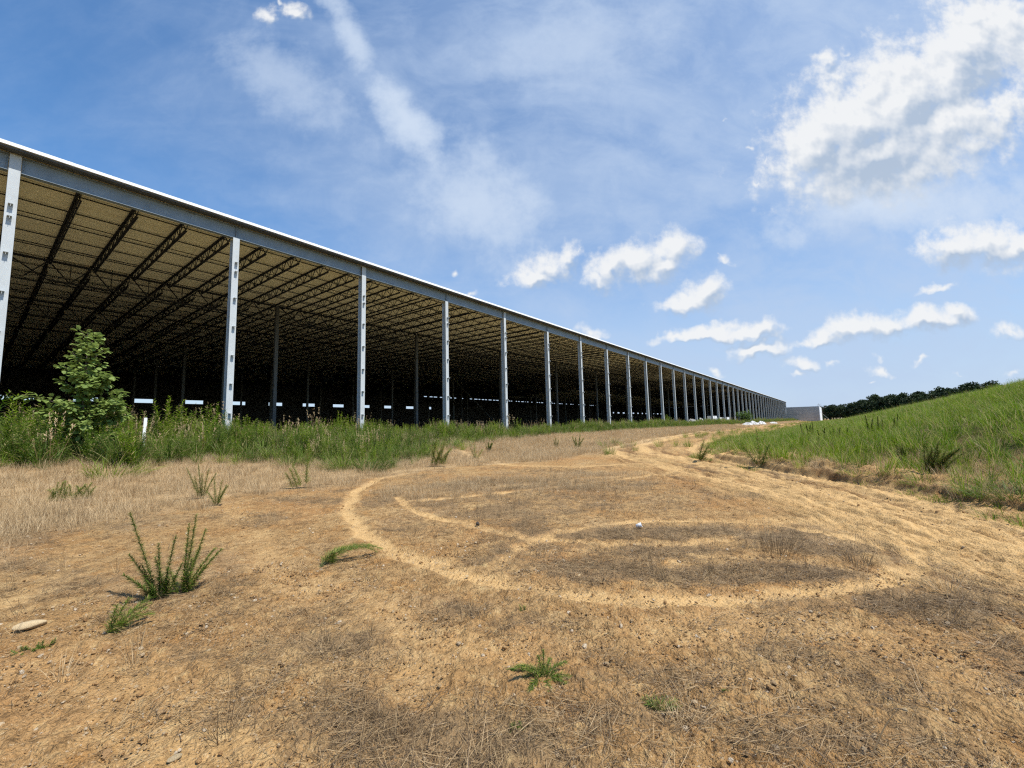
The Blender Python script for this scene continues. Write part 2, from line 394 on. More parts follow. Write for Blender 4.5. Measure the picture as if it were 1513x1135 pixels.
# ---------------------------------------------------------------- ground sheet
def build_ground():
    r = [.45]
    while r[-1] < 22: r.append(r[-1]*1.0036)
    while r[-1] < 6000: r.append(r[-1]*1.028)
    r = np.array(r)
    A = 1.09
    th = np.concatenate([np.linspace(-A, A, 690), np.linspace(A, 2*math.pi-A, 62)[1:-1]])
    R, T = np.meshgrid(r, th, indexing='ij')
    X = R*np.sin(T); Y = R*np.cos(T)
    z = macro(X, Y); s, t = st(X, Y)
    # far away everything levels out
    z = np.where(R > 500, z*np.clip((900-R)/400, 0, 1), z)
    nr = R < 60
    x, y = X[nr], Y[nr]; rr = R[nr]
    sand, lit, edge, rut, road = masks(x, y)
    dry, green, gm, brown = zones(x, y)
    fade = np.clip(1.2-rr/22, 0, 1); f2 = np.clip(1.15-rr/9, 0, 1)
    cl = fbm(x*5, y*5, 3, 101, .6); cl2 = fbm(x*22, y*22, 3, 111, .6)
    rg = 1-abs(2*fbm(x*9, y*9, 3, 121)-1)
    rough = (1-.75*sand)
    dz = ((cl-.5)*.065*fade+(cl2-.5)*.062*f2+(rg-.7)*.028*fade)*rough
    dz += edge*.022*fade*(.5+vn(x*9, y*9, 5))-sand*.022
    dz += (rut*.15+road*(fbm(x*7, y*7, 3, 141)-.5)*.05)*sm(34, 24, rr)
    bk = brown*((fbm(x*2.6, y*2.6, 5, 131, .65)-.45)*.26+(fbm(x*9, y*9, 4, 151, .65)-.5)*.16)
    z[nr] += dz+bk
    full = lambda a: (lambda q: (q.__setitem__(nr, a), q)[1])(np.zeros(R.shape))
    d2, g2, m2, b2 = zones(X, Y)
    # road keeps going as pale tracks beyond the fine region
    me = bpy.data.meshes.new('ground'); nr_, nc = R.shape
    co = np.stack([X, Y, z], -1).reshape(-1, 3)
    co = np.concatenate([co, [[0, 0, GZ(0, 0)]]])
    i = np.arange(nr_-1)[:, None]; j = np.arange(nc)[None]; jn = (j+1) % nc
    q = np.stack([i*nc+j, i*nc+jn, (i+1)*nc+jn, (i+1)*nc+j], -1).reshape(-1, 4)[:, ::-1]
    jj = np.arange(nc); tri = np.stack([np.full(nc, nr_*nc), (jj+1) % nc, jj], -1)[:, ::-1]
    me.vertices.add(len(co)); me.vertices.foreach_set('co', co.astype(np.float32).ravel())
    nl = q.size+tri.size
    me.loops.add(nl); me.loops.foreach_set('vertex_index', np.concatenate([q.ravel(), tri.ravel()]).astype(np.int32))
    me.polygons.add(len(q)+len(tri))
    me.polygons.foreach_set('loop_start', np.concatenate([np.arange(len(q))*4, q.size+np.arange(len(tri))*3]).astype(np.int32))
    me.polygons.foreach_set('loop_total', np.concatenate([np.full(len(q), 4), np.full(len(tri), 3)]).astype(np.int32))
    me.polygons.foreach_set('use_smooth', np.ones(len(q)+len(tri), bool))
    me.update(calc_edges=True); me.validate()
    for nm, a in (('sand', full(sand)), ('litter', full(lit)), ('road', full(road)), ('rutc', full(np.clip(rut, -1, 1))), ('dry', d2), ('green', np.clip(np.maximum(g2, m2)-full(b2[nr])*.6, 0, 1))):
        at = me.attributes.new(nm, 'FLOAT', 'POINT'); at.data.foreach_set('value', np.append(a.ravel(), 0).astype(np.float32))
    me.materials.append(M_soil)
    o = bpy.data.objects.new('ground', me); COL.objects.link(o); o['kind'] = 'structure'
    return o
GROUND = build_ground()

# ---------------------------------------------------------------- warehouse
TOPZ = 13.88      # top of steel / joist bearing
FLZ = 1.02
ROWS = [27.37, 42., 55.3, 70.2, 84.3, 98.4, 112.5]
N0, N1 = -4, 42
X0, X1 = S0+N0*S-.5, S0+N1*S+.5
def W(name='warehouse'):
    o = bpy.data.objects.new(name, None); COL.objects.link(o); return o
wh = W('steel_warehouse'); wh.rotation_euler.z = ROT
tag(wh, 'huge open-sided steel frame warehouse with white roof edge and dark interior', 'building')
# local frame: x along facade, y inward (distance -t), z up. world xy = x*AL - y*NR
assert abs(math.cos(ROT)-AL[0]) < 1e-6
def hcol(h, fw=.34, dp=.46, th=.03):
    b = MB(); b.box((-fw/2, 0, 0), (fw/2, th, h)); b.box((-fw/2, dp-th, 0), (fw/2, dp, h)); b.box((-.012, th, 0), (.012, dp-th, h))
    b.box((-fw/2-.05, -.05, 0), (fw/2+.05, dp+.05, .04)); return b
def clip_mb():
    b = MB(); b.box((-.075, -.22, -.014), (.075, -.001, .014)); b.box((-.075, -.012, -.18), (.075, -.001, -.0141)); b.box((-.006, -.21, -.12), (.006, -.0121, -.0141)); return b
clip = None
cols = []
H_even, H_odd = TOPZ-FLZ, 13.13-FLZ
me_even = hcol(H_even).mesh('column', M_steel); me_odd = hcol(H_odd).mesh('column', M_steel); me_clip = clip_mb().mesh('clip', M_steel)
CZ = [11.6, 11.05, 9.45, 7.75, 6.05, 4.4, 2.7]
for n in range(N0, N1+1):
    o = bpy.data.objects.new('column', me_even if n % 2 == 0 else me_odd); COL.objects.link(o); o.parent = wh
    o.location = (S0+n*S, DP, FLZ)
    if -1 <= n <= 8:
        for z in CZ:
            c = bpy.data.objects.new('clip', me_clip); COL.objects.link(c); c.parent = o
            c.location = (.03 if n % 2 else -.02, 0, z-FLZ+.0)
# eave beams, one per two bays
BD = .75
for n in range(N0, N1, 2):
    x0, x1 = S0+n*S+.19, S0+(n+2)*S-.19
    b = MB(); yw = DP+.16
    b.box((x0, yw-.008, 13.13+.022), (x1, yw+.008, 13.88-.022))
    b.box((x0, yw-.14, 13.13), (x1, yw+.14, 13.152)); b.box((x0, yw-.14, 13.858), (x1, yw+.14, 13.88))
    xm = (x0+x1)/2
    b.box((xm-.01, yw-.13, 13.153), (xm+.01, yw-.0081, 13.857))
    for xx in (x0+.02, x1-.02):
        b.box((xx-.01 if xx < xm else xx-.09, yw-.02, 13.3), (xx+.09 if xx < xm else xx+.01, yw-.0082, 13.75))
        for kz in range(6): b.box((xx+(.045 if xx < xm else -.06), yw-.045, 13.34+kz*.07), (xx+(.065 if xx < xm else -.04), yw-.021, 13.365+kz*.07))
    b.obj('eave_beam', M_beam, wh)
# joists (perpendicular to the facade)
def joist_mb(L, dep=.76, fine=True):
    b = MB(); zt, zb = 0., -dep
    for sx in (-.04, .04):
        b.box((sx-.028, 0, zt-.075), (sx+.028, L, zt)); b.box((sx-.028, 1.0, zb), (sx+.028, L-1.0, zb+.07))
    n = int(round((L-2.0)/1.22)); p = (L-2.0)/n; w = .038
    b.bar((0, .06, zt-.05), (0, 1.02, zb+.04), w)
    b.bar((0, L-.06, zt-.05), (0, L-1.02, zb+.04), w)
    for i in range(n):
        y = 1.0+i*p
        b.bar((0, y, zb+.04), (0, y+p/2, zt-.05), w); b.bar((0, y+p/2, zt-.05), (0, y+p, zb+.04), w)
        b.bar((0, y+p, zb+.04), (0, y+p, zt-.05), w*.7)
    return b
L1 = ROWS[1]-ROWS[0]-.35
me_j = joist_mb(L1).mesh('roof_joist', M_joist); me_j2 = joist_mb(14.0).mesh('roof_joist', M_joist)
JZ = 13.93
cnt = 0; rest = MB()
def merge_mesh(mb, me, off):
    v = np.empty(len(me.vertices)*3, np.float32); me.vertices.foreach_get('co', v)
    mb.add(v.reshape(-1, 3)+np.array(off), [tuple(p.vertices) for p in me.polygons])
jl = []
for row in range(6):
    for q in range((N1-N0)*4+1):
        x = S0+N0*S+q*S/4+.001
        d = math.hypot(x*1.0, ROWS[row])*(1+.6*row); jl.append((d if x > -2 else 1e5, row, x))
jl.sort()
for i, (d, row, x) in enumerate(jl):
    me = me_j if row == 0 else me_j2; y = ROWS[0]+.33 if row == 0 else ROWS[row]+.05
    if i < 98:
        o = bpy.data.objects.new('roof_joist', me); COL.objects.link(o); o.parent = wh; o.location = (x, y, JZ)
    else:
        if row >= 3 and x > 130: continue
        merge_mesh(rest, me, (x, y, JZ))
tag(rest.obj('distant_joists', M_joist, wh), 'dark steel joists further along the roof', kind='stuff')
# joist girders on the interior column lines
def girder_mb(dep=1.45):
    b = MB(); L = 2*S; zt = 0; zb = -dep
    for sy in (-.06, .06):
        b.box((.1, sy-.04, zt-.11), (L-.1, sy+.04, zt)); b.box((S/4, sy-.04, zb), (L-S/4, sy+.04, zb+.10))
    for i in range(8):
        a = i*S/4; m_ = a+S/8
        if i > 0: b.bar((a, 0, zt-.06), (m_, 0, zb+.05), .07)
        else: b.bar((.15, 0, zt-.06), (S/4, 0, zb+.05), .08)
        if i < 7: b.bar((m_, 0, zb+.05), (a+S/4, 0, zt-.06), .07)
        else: b.bar((L-S/4, 0, zb+.05), (L-.15, 0, zt-.06), .08)
        if 0 < i < 7: b.bar((m_, 0, zb+.05), (m_, 0, zt-.06), .045)
    return b
me_g = girder_mb().mesh('joist_girder', M_joist); rest = MB(); c_ = 0
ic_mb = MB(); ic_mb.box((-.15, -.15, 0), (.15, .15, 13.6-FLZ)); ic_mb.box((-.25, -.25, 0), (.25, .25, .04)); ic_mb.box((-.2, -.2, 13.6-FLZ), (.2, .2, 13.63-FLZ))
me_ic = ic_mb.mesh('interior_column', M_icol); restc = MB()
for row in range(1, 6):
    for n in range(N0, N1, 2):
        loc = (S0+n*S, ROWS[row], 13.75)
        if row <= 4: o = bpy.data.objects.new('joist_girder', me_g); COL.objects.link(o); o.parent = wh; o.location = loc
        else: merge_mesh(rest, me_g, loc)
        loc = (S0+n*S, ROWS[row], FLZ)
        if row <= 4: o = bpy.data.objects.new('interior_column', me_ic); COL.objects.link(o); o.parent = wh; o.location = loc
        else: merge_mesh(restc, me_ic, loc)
tag(rest.obj('distant_girders', M_joist, wh), kind='stuff'); tag(restc.obj('distant_columns', M_icol, wh), kind='stuff')
# bridging lines
for row in range(3):
    y0 = ROWS[row]; n = 6
    for i in range(1, n):
        y = y0+(ROWS[row+1]-y0)*i/n
        b = MB(); b.box((X0, y-.022, 13.80), (X1, y+.022, 13.85)); 
        if i in (2, 4): b.box((X0, y-.022, 13.18), (X1, y+.022, 13.22))
        b.obj('bridging_line', M_joist, wh)
# cross bridging between joists of second bay
b = MB()
for q in range(60):
    x = S0-S+q*S/4
    for y in (ROWS[1]+4.7, ROWS[1]+9.4):
        b.bar((x, y, 13.2), (x+S/4, y, 13.85), .035); b.bar((x, y+.06, 13.85), (x+S/4, y+.06, 13.2), .035)
b.obj('cross_bridging', M_joist, wh)
# wind brace inside
b = MB(); b.bar((S0+8*S, ROWS[3], 13), (S0+10*S, ROWS[3], 1.2), .16); b.obj('diagonal_brace', M_icol, wh)
# deck with ribs along x
prof = []
y = DP+.02; zd = 13.935
while y < ROWS[6]+.2:
    for dy, dz in ((0, 0), (.13, 0), (.15, .04), (.20, .04)): prof.append((y+dy, zd+dz))
    y += .22
V = []; F = []
for (yy, zz) in prof: V += [(X0, yy, zz), (X1, yy, zz)]
F = [(2*i, 2*i+1, 2*i+3, 2*i+2) for i in range(len(prof)-1)]
b = MB(); b.add(V, F); b.obj('roof_deck', M_deck, wh)
b = MB(); b.box((X0-.3, DP-.40, 14.0), (X1+.3, ROWS[6]+.5, 14.13)); b.obj('roof', M_deckedge, wh)
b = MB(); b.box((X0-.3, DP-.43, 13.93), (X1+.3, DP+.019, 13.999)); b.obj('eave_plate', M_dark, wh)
b = MB()
xx = X0-.3
while xx < X1:
    e = min(xx+6.1, X1+.3); b.box((xx+.004, DP-.50, 14.02), (e-.004, DP-.435, 14.17+random.uniform(-.006, .006))); b.box((xx+.004, DP-.44, 14.14), (e-.004, DP-.1, 14.165)); xx = e
b.obj('roof_edge', M_deckedge, wh)
b = MB()
for x, w_, h_ in ((S0+6.6*S, 2.2, .16), (S0+13*S, 1.5, .2), (S0+21*S, 4, .22), (S0+2.9*S, .5, .06), (S0+26*S, 3, .2)):
    b.box((x, DP+.3, 14.135), (x+w_, DP+1.2, 14.17+h_))
b.obj('roof_material', M_dark, wh)
# back wall with openings
yb = ROWS[6]; b = MB()
def seg(x0, x1, z0, z1): b.box((x0, yb, z0), (x1, yb+.2, z1))
seg(X0, X1, FLZ-.6, 8.18)
wins = []
for kx in range(-3, 43):
    c_ = S0+(kx+.5)*S
    if 12 <= kx < 29 or kx > 40: continue
    w_ = 3.3 if kx != 0 else 4.2
    if kx == 11: w_ = 1.6
    wins.append((c_-w_/2, c_+w_/2))
x = X0
for a_, c_ in wins: seg(x, a_, 8.18, 8.98); x = c_
seg(x, X1, 8.18, 8.98)
seg(X0, X1, 8.98, 12.45)
x = X0
slots = []
q = S0+11.2*S
while q < S0+27*S:
    l_ = random.uniform(.9, 2.1); 
    if random.random() < .85: slots.append((q, q+l_))
    q += l_+random.uniform(.35, 1.2)
for a_, c_ in slots: seg(x, a_, 12.45, 12.72); x = c_
seg(x, X1, 12.45, 12.72); seg(X0, X1, 12.72, 13.93)
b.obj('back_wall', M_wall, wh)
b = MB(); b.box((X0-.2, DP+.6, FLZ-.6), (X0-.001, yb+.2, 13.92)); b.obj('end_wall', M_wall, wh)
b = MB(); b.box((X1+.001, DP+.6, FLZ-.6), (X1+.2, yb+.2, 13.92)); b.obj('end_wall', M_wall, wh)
b = MB(); b.box((X0, DP-.3, FLZ-.5), (X1, DP+8.5, FLZ)); b.obj('bounce_slab_edge', M_slab, wh)  # pale floor strip added to bounce light up onto the front deck
b = MB(); b.box((X0, DP+8.501, FLZ-.5), (X1, yb-.001, FLZ-.003)); b.obj('floor_slab', M_dslab, wh)  # floor further in coloured dark so the deep roof stays dim

# ---------------------------------------------------------------- precast wall at the far end
pw = W('precast_wall'); pw.rotation_euler.z = ROT
tag(pw, 'grey precast concrete wall panels standing free beyond the far end of the warehouse', 'wall')
px0 = X1+1.5; ty0, ty1 = 8.6, 27.5
hh = 10.3
for i in range(2):
    for j in range(4):
        y0 = ty0+(ty1-ty0)*i/2; z0 = -.2+(hh+.2)*j/4
        b = MB(); b.box((px0+random.uniform(0, .03), y0+.03, z0+.03), (px0+.35, y0+(ty1-ty0)/2-.03, z0+(hh+.2)/4-.03)); b.obj('wall_panel', M_conc, pw)
b = MB(); b.box((px0+.06, ty0+.02, -.2), (px0+.30, ty1-.02, hh-.05)); b.obj('panel_joint', M_dark, pw)
b = MB(); b.box((px0-.1, ty0-.35, -.2), (px0+.5, ty0+.02, hh+.05)); b.obj('sunlit_wall_end', M_white, pw)  # sunlit edge of the concrete wall, its brightness painted as white
b = MB(); b.box((px0+.51, ty0-.3, -.2), (px0+60, ty0, hh)); b.obj('sunlit_return_wall', M_white, pw)  # return added and coloured white so the sunlit edge shows
b = MB(); b.tube([(px0+.2, ty0-.3, 6.6), (px0+.5, ty0-6., 0)], .07, 6); b.obj('brace', M_conc, pw)
# ---------------------------------------------------------------- instancing helper (stuff only)
def scatter(name, pts, rot, scl, vi, templates, label=None):
    """one object; its geometry nodes place copies of plant meshes on points"""
    c = bpy.data.collections.new(name+'_kinds')
    for i, me in enumerate(templates):
        c.objects.link(bpy.data.objects.new('%s_kind_%02d' % (name, i), me))
    me = bpy.data.meshes.new(name); pts = np.asarray(pts, np.float32)
    me.vertices.add(len(pts)); me.vertices.foreach_set('co', pts.ravel())
    a = me.attributes.new('rot', 'FLOAT_VECTOR', 'POINT'); a.data.foreach_set('vector', np.asarray(rot, np.float32).ravel())
    a = me.attributes.new('scl', 'FLOAT', 'POINT'); a.data.foreach_set('value', np.asarray(scl, np.float32))
    a = me.attributes.new('vi', 'INT', 'POINT'); a.data.foreach_set('value', np.asarray(vi, np.int32))
    o = bpy.data.objects.new(name, me); COL.objects.link(o); tag(o, label, None, None, 'stuff')
    g = bpy.data.node_groups.new(name, 'GeometryNodeTree')
    g.interface.new_socket('Geometry', in_out='INPUT', socket_type='NodeSocketGeometry'); g.interface.new_socket('Geometry', in_out='OUTPUT', socket_type='NodeSocketGeometry')
    N = g.nodes.new; gi = N('NodeGroupInput'); go = N('NodeGroupOutput'); ci = N('GeometryNodeCollectionInfo'); ip = N('GeometryNodeInstanceOnPoints')
    ci.inputs['Collection'].default_value = c; ci.inputs['Separate Children'].default_value = True; ci.inputs['Reset Children'].default_value = True
    def at(nm, dt):
        n = N('GeometryNodeInputNamedAttribute'); n.data_type = dt; n.inputs['Name'].default_value = nm; return n.outputs['Attribute']
    g.links.new(gi.outputs[0], ip.inputs['Points']); g.links.new(ci.outputs[0], ip.inputs['Instance']); ip.inputs['Pick Instance'].default_value = True
    g.links.new(at('vi', 'INT'), ip.inputs['Instance Index'])
    er = N('FunctionNodeEulerToRotation'); g.links.new(at('rot', 'FLOAT_VECTOR'), er.inputs[0]); g.links.new(er.outputs[0], ip.inputs['Rotation'])
    g.links.new(at('scl', 'FLOAT'), ip.inputs['Scale']); g.links.new(ip.outputs[0], go.inputs[0])
    md = o.modifiers.new('plants', 'NODES'); md.node_group = g
    return o
def ru(a, b): return random.uniform(a, b)
def tuft(n, h, spread, lean, w, m, arch=.8, segs=4, name='tuft'):
    b = MB()
    for i in range(n):
        th = ru(0, 2*math.pi); rr = spread*math.sqrt(random.random()); l = abs(random.gauss(0, lean))
        ph = th+ru(-1.2, 1.2)
        b.blade((rr*math.cos(th), rr*math.sin(th), -.02), (math.cos(ph)*l, math.sin(ph)*l, 1), h*ru(.45, 1.1), w*ru(.7, 1.3), arch*ru(.3, 1.5), segs)
    return b.mesh(name, m)
def leafy_stem(b, lb, base, head, L, nl, ll, lw, bend=.3, droop=0., rad=.005):
    """a stalk with narrow leaves all along, shorter to the tip"""
    d = np.array(head, float); d /= np.linalg.norm(d); p = np.array(base, float); P = [p.copy()]; D = [d.copy()]
    hz = np.array([d[0], d[1], 0.]); k = 10
    bd = np.array([ru(-1, 1), ru(-1, 1), 0])*.08
    for i in range(k):
        d = d+(hz*.5+np.array([0, 0, -1.])*(.3+droop+(.55 if bend > 1 else 0)))*bend/k+bd/k; d /= np.linalg.norm(d); p = p+d*L/k; P.append(p.copy()); D.append(d.copy())
    b.tube(P, np.linspace(rad, rad*.35, k+1), 4)
    for i in range(nl):
        t = .12+.88*(i+random.random())/nl; j = min(int(t*k), k-1); f = t*k-j
        q = P[j]*(1-f)+P[j+1]*f; dd = D[j]; th = i*2.4+ru(-.4, .4)
        a = np.cross(dd, [0.3, .2, .9]); a /= np.linalg.norm(a); c = np.cross(a, dd)
        out_ = a*math.cos(th)+c*math.sin(th)
        le = ll*(1.15-.75*t)*ru(.7, 1.2)
        lb.blade(q, dd*ru(.5, 1.0)+out_*.8, le, lw*ru(.8, 1.2), .8, 3)
def weed_mesh(ns, h, m, name='weed', nl=55, ll=.13, lw=.011, lean=.25):
    b = MB(); 
    for i in range(ns):
        th = ru(0, 6.28); l = abs(random.gauss(0, lean)); leafy_stem(b, b, (ru(-.06, .06), ru(-.06, .06), 0), (math.cos(th)*l, math.sin(th)*l, 1), h*ru(.65, 1.05), nl, ll, lw, .3)
    return b.mesh(name, m)
# templates
random.seed(11)
T_green = [tuft(60, 1.0, .22, .32, .013, M_green, 1.0) for _ in range(4)]+[tuft(42, 1.1, .15, .5, .016, M_green, 1.3) for _ in range(3)]+[weed_mesh(7, 1.15, M_green, 'weed', 60, .17, .013, .22) for _ in range(4)]
T_green += [tuft(34, 1.15, .12, .55, .024, M_green, 1.5, 5) for _ in range(3)]+[weed_mesh(5, 1.5, M_mound, 'weed', 70, .2, .016, .15) for _ in range(2)]
T_mound = [tuft(46, .8, .28, .35, .012, M_mound, .9, 3) for _ in range(5)]+[tuft(30, 1.0, .2, .3, .014, M_mound, 1.1, 3) for _ in range(2)]
def seed_tuft(n, h):
    b = MB()
    for i in range(n):
        th = ru(0, 6.28); l = abs(random.gauss(0, .2)); rr = ru(0, .2); L = h*ru(.7, 1.15)
        p = np.array([rr*math.cos(th), rr*math.sin(th), 0]); d = np.array([math.cos(th)*l, math.sin(th)*l, 1.]); d /= np.linalg.norm(d)
        b.blade(p, d, L, .006, .25, 3, None, .6, 0.)
        for q in range(14): b.leaf(p+d*L*ru(.72, .98)+np.array([ru(-.02, .02), ru(-.02, .02), 0]), d+np.array([ru(-.7, .7), ru(-.7, .7), .3]), (1, .2, .3), .06, .016)
    return b.mesh('seed_stalks', M_dry)
T_seed = [seed_tuft(7, 1.35) for _ in range(3)]
T_green += T_seed[:1]
T_dry = [tuft(42, .36, .20, .42, .0042, M_dry, .7, 3) for _ in range(5)]+[tuft(26, .46, .13, .3, .0045, M_dry, .6, 3) for _ in range(2)]
def straw_patch(n, R, up=.15):
    b = MB()
    hd = ru(0, 6.28)
    for i in range(n):
        th = random.gauss(hd, .9); x, y = random.gauss(0, R*.5), random.gauss(0, R*.5)
        b.blade((x, y, ru(-.004, .012)), (math.cos(th), math.sin(th), ru(-.05, up)), ru(.04, .19), ru(.0012, .0026), ru(-.3, .35), 3)
    return b.mesh('straw', M_straw)
T_straw = [straw_patch(60, .18) for _ in range(6)]+[straw_patch(26, .10, .6) for _ in range(3)]
def sparse_tuft(n, h):
    b = MB()
    for i in range(n):
        th = ru(0, 6.28); l = abs(random.gauss(0, .45)); b.blade((ru(-.03, .03), ru(-.03, .03), -.01), (math.cos(th)*l, math.sin(th)*l, 1), h*ru(.4, 1.1), ru(.0018, .0032), ru(.1, .7), 4)
    return b.mesh('dead_tuft', M_straw)
T_sparse = [sparse_tuft(14, .28) for _ in range(4)]+[sparse_tuft(7, .4) for _ in range(2)]
def scat_pts(n, box, dens, seed, zoff=0.):
    r_ = np.random.default_rng(seed)
    s = r_.uniform(box[0], box[1], n); t = r_.uniform(box[2], box[3], n)
    x, y = xy(s, t); d = dens(x, y, s, t); k = r_.random(n) < d
    x, y = x[k], y[k]; z = macro(x, y)+zoff
    return np.stack([x, y, z], -1), r_
def do_scatter(name, parts, T, label, tilt=.08, idx=None, sc=(.7, 1.25), scf=None):
    P = np.concatenate(parts); r_ = np.random.default_rng(len(P)); n = len(P)
    rot = np.stack([r_.normal(0, tilt, n), r_.normal(0, tilt, n), r_.uniform(0, 6.28, n)], -1)
    scl = r_.uniform(sc[0], sc[1], n)
    if scf is not None: scl *= scf(P)
    vi = r_.integers(0, len(T), n) if idx is None else idx(P, r_)
    return scatter(name, P, rot, scl, vi, T, label)
# green belt in front of the columns
gd = lambda x, y, s, t: zones(x, y)[1]*(t > -27.9)*np.clip(.35+1.6*fbm(s*.45, t*.6, 3, 205), 0, 1)
parts = [scat_pts(9500, (-22, 45, -28, -12), gd, 1)[0], scat_pts(9000, (45, 130, -28, -17), gd, 2)[0], scat_pts(9000, (130, 362, -28, -18), gd, 3)[0]]
def gsc(P):
    s, t = st(P[:, 0], P[:, 1]); f = fbm(s*.28, t*.4, 3, 201)
    base = np.interp(s, [-22, 2, 8, 14, 20, 32, 60, 360], [1.15, 1.05, .88, .78, .62, .6, .68, .9])
    return base*(.25+1.5*f)*np.where(vn(s*1.3, t*1.3, 7) > .8, 1.3, 1.)*np.interp(-t, [14, 17, 22, 28], [.55, .8, 1.05, .95])
do_scatter('weed_belt', parts, T_green, 'tall green weeds growing in a belt along the warehouse columns', .10, None, (.75, 1.2), gsc)
T_arch = [tuft(70, .95, .16, .65, .013, M_mound, 1.8, 5) for _ in range(4)]+[tuft(60, 1.0, .14, .6, .015, M_green, 1.9, 5) for _ in range(4)]
def ed(x, y, s, t):
    gl = np.interp(s, [-30, 1, 4, 6.5, 8, 9.7, 12, 15.4, 21, 31, 60, 90, 360], [21.5, 21, 20, 19.3, 17.6, 15, 15.6, 17.3, 20, 21, 21.8, 21.3, 21])
    return np.clip(1-abs(-t-gl-.2)/1.3, 0, 1)*(fbm(s*.8, t*.8, 2, 301) > .47)*.8
do_scatter('arching_grass', [scat_pts(5200, (-12, 90, -24, -12), ed, 88)[0]], T_arch, 'bright arching grass clumps along the front edge of the weeds', .1, None, (.45, 1.0))
# dry grass band
dd = lambda x, y, s, t: np.where(masks(x, y)[0] > .35, 0., zones(x, y)[0])*np.clip(.25+1.5*fbm(x*.5, y*.5, 3, 211), 0, 1)
parts = [scat_pts(24000, (-18, 30, -24, -5), dd, 4)[0], scat_pts(15000, (30, 110, -21, -9), dd, 5)[0], scat_pts(7000, (110, 350, -22, -9), dd, 6)[0]]
def fr(x, y, s, t):   # grey dead grass patches on the turning circle
    sd, li, *_ = masks(x, y); return np.clip(li-.35, 0, 1)*.9*(sd < .3)*((y > 8) | (y < 0))
do_scatter('dry_grass', parts, T_dry, 'pale dry grass in front of the green weeds', .12, None, (.6, 1.2), lambda P: np.interp(np.hypot(P[:, 0], P[:, 1]), [8, 20, 60], [.65, .95, 1.2]))
DRYP = [(780, 716, 150, 11), (640, 735, 70, 9), (600, 728, 40, 8), (880, 705, 80, 5)]
DW = []
for cx, cy, rx, ry in DRYP:
    a = np.array(hit(cx-rx, cy)[:2]); b_ = np.array(hit(cx+rx, cy)[:2]); c_ = np.array(hit(cx, cy-ry)[:2]); d_ = np.array(hit(cx, cy+ry)[:2])
    DW.append(((a+b_+c_+d_)/4, np.linalg.inv(np.array([(b_-a)/2, (c_-d_)/2]).T)))
def dpat(x, y, s, t):
    v = np.zeros(x.shape)
    for c_, M in DW:
        q = np.hypot(M[0, 0]*(x-c_[0])+M[0, 1]*(y-c_[1]), M[1, 0]*(x-c_[0])+M[1, 1]*(y-c_[1])); v = np.maximum(v, np.clip(1.4-q, 0, 1))
    return v*(masks(x, y)[0] < .35)
do_scatter('short_dry_grass', [scat_pts(16000, (3, 18, -16, 2), dpat, 66)[0]], T_dry, 'short bleached grass inside the wheel tracks', .12, None, (.35, .6))
# mound grass
def md(x, y, s, t):
    d, g, m_, b_ = zones(x, y); return m_*(1-.65*b_)
parts = [scat_pts(9000, (8, 60, -9, 17), md, 7)[0], scat_pts(17000, (55, 170, -10, 24), md, 8)[0], scat_pts(14000, (170, 420, -10, 30), md, 9)[0]]
def msc(P):
    s, t = st(P[:, 0], P[:, 1]); return (.45+1.0*fbm(s*.3, t*.3, 3, 221))*np.interp(np.hypot(P[:, 0], P[:, 1]), [8, 30, 60, 120], [.6, .7, .55, .6])
do_scatter('mound_grass', parts, T_mound, 'bright green grass covering the mound on the right', .12, None, (.7, 1.2), msc)
def bd_(x, y, s, t):
    d, g, m_, b_ = zones(x, y); return b_*.8*(t-np.interp(s, TOE_S, TOE_T) > .2)
parts = [scat_pts(9000, (5, 45, -9, 12), bd_, 10)[0], scat_pts(5000, (20, 300, -13, -6), lambda x, y, s, t: .6*(fbm(x*.4, y*.4, 2, 3) > .5)*(masks(x, y)[0] < .3), 12)[0]]
do_scatter('bank_grass', parts, T_dry+T_mound[:2], 'mixed dry and green grass on the eroded bank at the foot of the mound', .15, None, (.6, 1.1))
def fr_(x, y, s, t):
    u = t-np.interp(s, TOE_S, TOE_T); return np.clip(1-abs(u-.1)/1.1, 0, 1)*(fbm(s*.7, t*.9, 3, 401) > .45)*(masks(x, y)[0] < .5)
do_scatter('bank_fringe', [scat_pts(7000, (6, 40, -9, 6), fr_, 14)[0]], [tuft(38, .22, .16, .7, .006, M_mound, 1.2, 3) for _ in range(4)], 'low green grass fringe along the edge of the dirt track below the mound', .12, None, (.5, 1.3))
do_scatter('foot_grass', [scat_pts(9000, (8, 50, -9, 12), lambda x, y, s, t: np.clip((t-np.interp(s, TOE_S, TOE_T)-.8)/1.5, 0, 1)*.55, 15)[0]], T_mound, 'bright weeds growing at the foot of the mound', .15, None, (.3, .75))
# straw lying on the dirt, nearer camera
rS = np.random.default_rng(33)
def polar(n, r0, r1, dens, seed, zo=0.):
    r_ = np.random.default_rng(seed); r = np.sqrt(r_.uniform(r0*r0, r1*r1, n)); th = r_.uniform(-1.02, 1.02, n)
    x, y = r*np.sin(th), r*np.cos(th); k = r_.random(n) < dens(x, y); x, y = x[k], y[k]
    return np.stack([x, y, macro(x, y)+zo], -1)
ld = lambda x, y: (lambda m_: np.clip(m_[1]*1.1+.06, 0, 1)*(1-.9*m_[0]))(masks(x, y))
do_scatter('straw_litter', [polar(5200, 1.4, 7, ld, 41, .004), polar(8500, 7, 17, ld, 42, .004)], T_straw, 'dead grey straw lying on the dirt', .05, None, (.6, 1.3))
sd_ = lambda x, y: (lambda m_: np.clip(m_[1]-.25, 0, 1)*.8*(m_[0] < .4)+.02)(masks(x, y))
do_scatter('dead_tufts', [polar(2200, 1.6, 7, sd_, 43), polar(9000, 7, 16, sd_, 44)], T_sparse, 'thin dead grass stalks standing on the dirt', .15, None, (.4, 1.0))
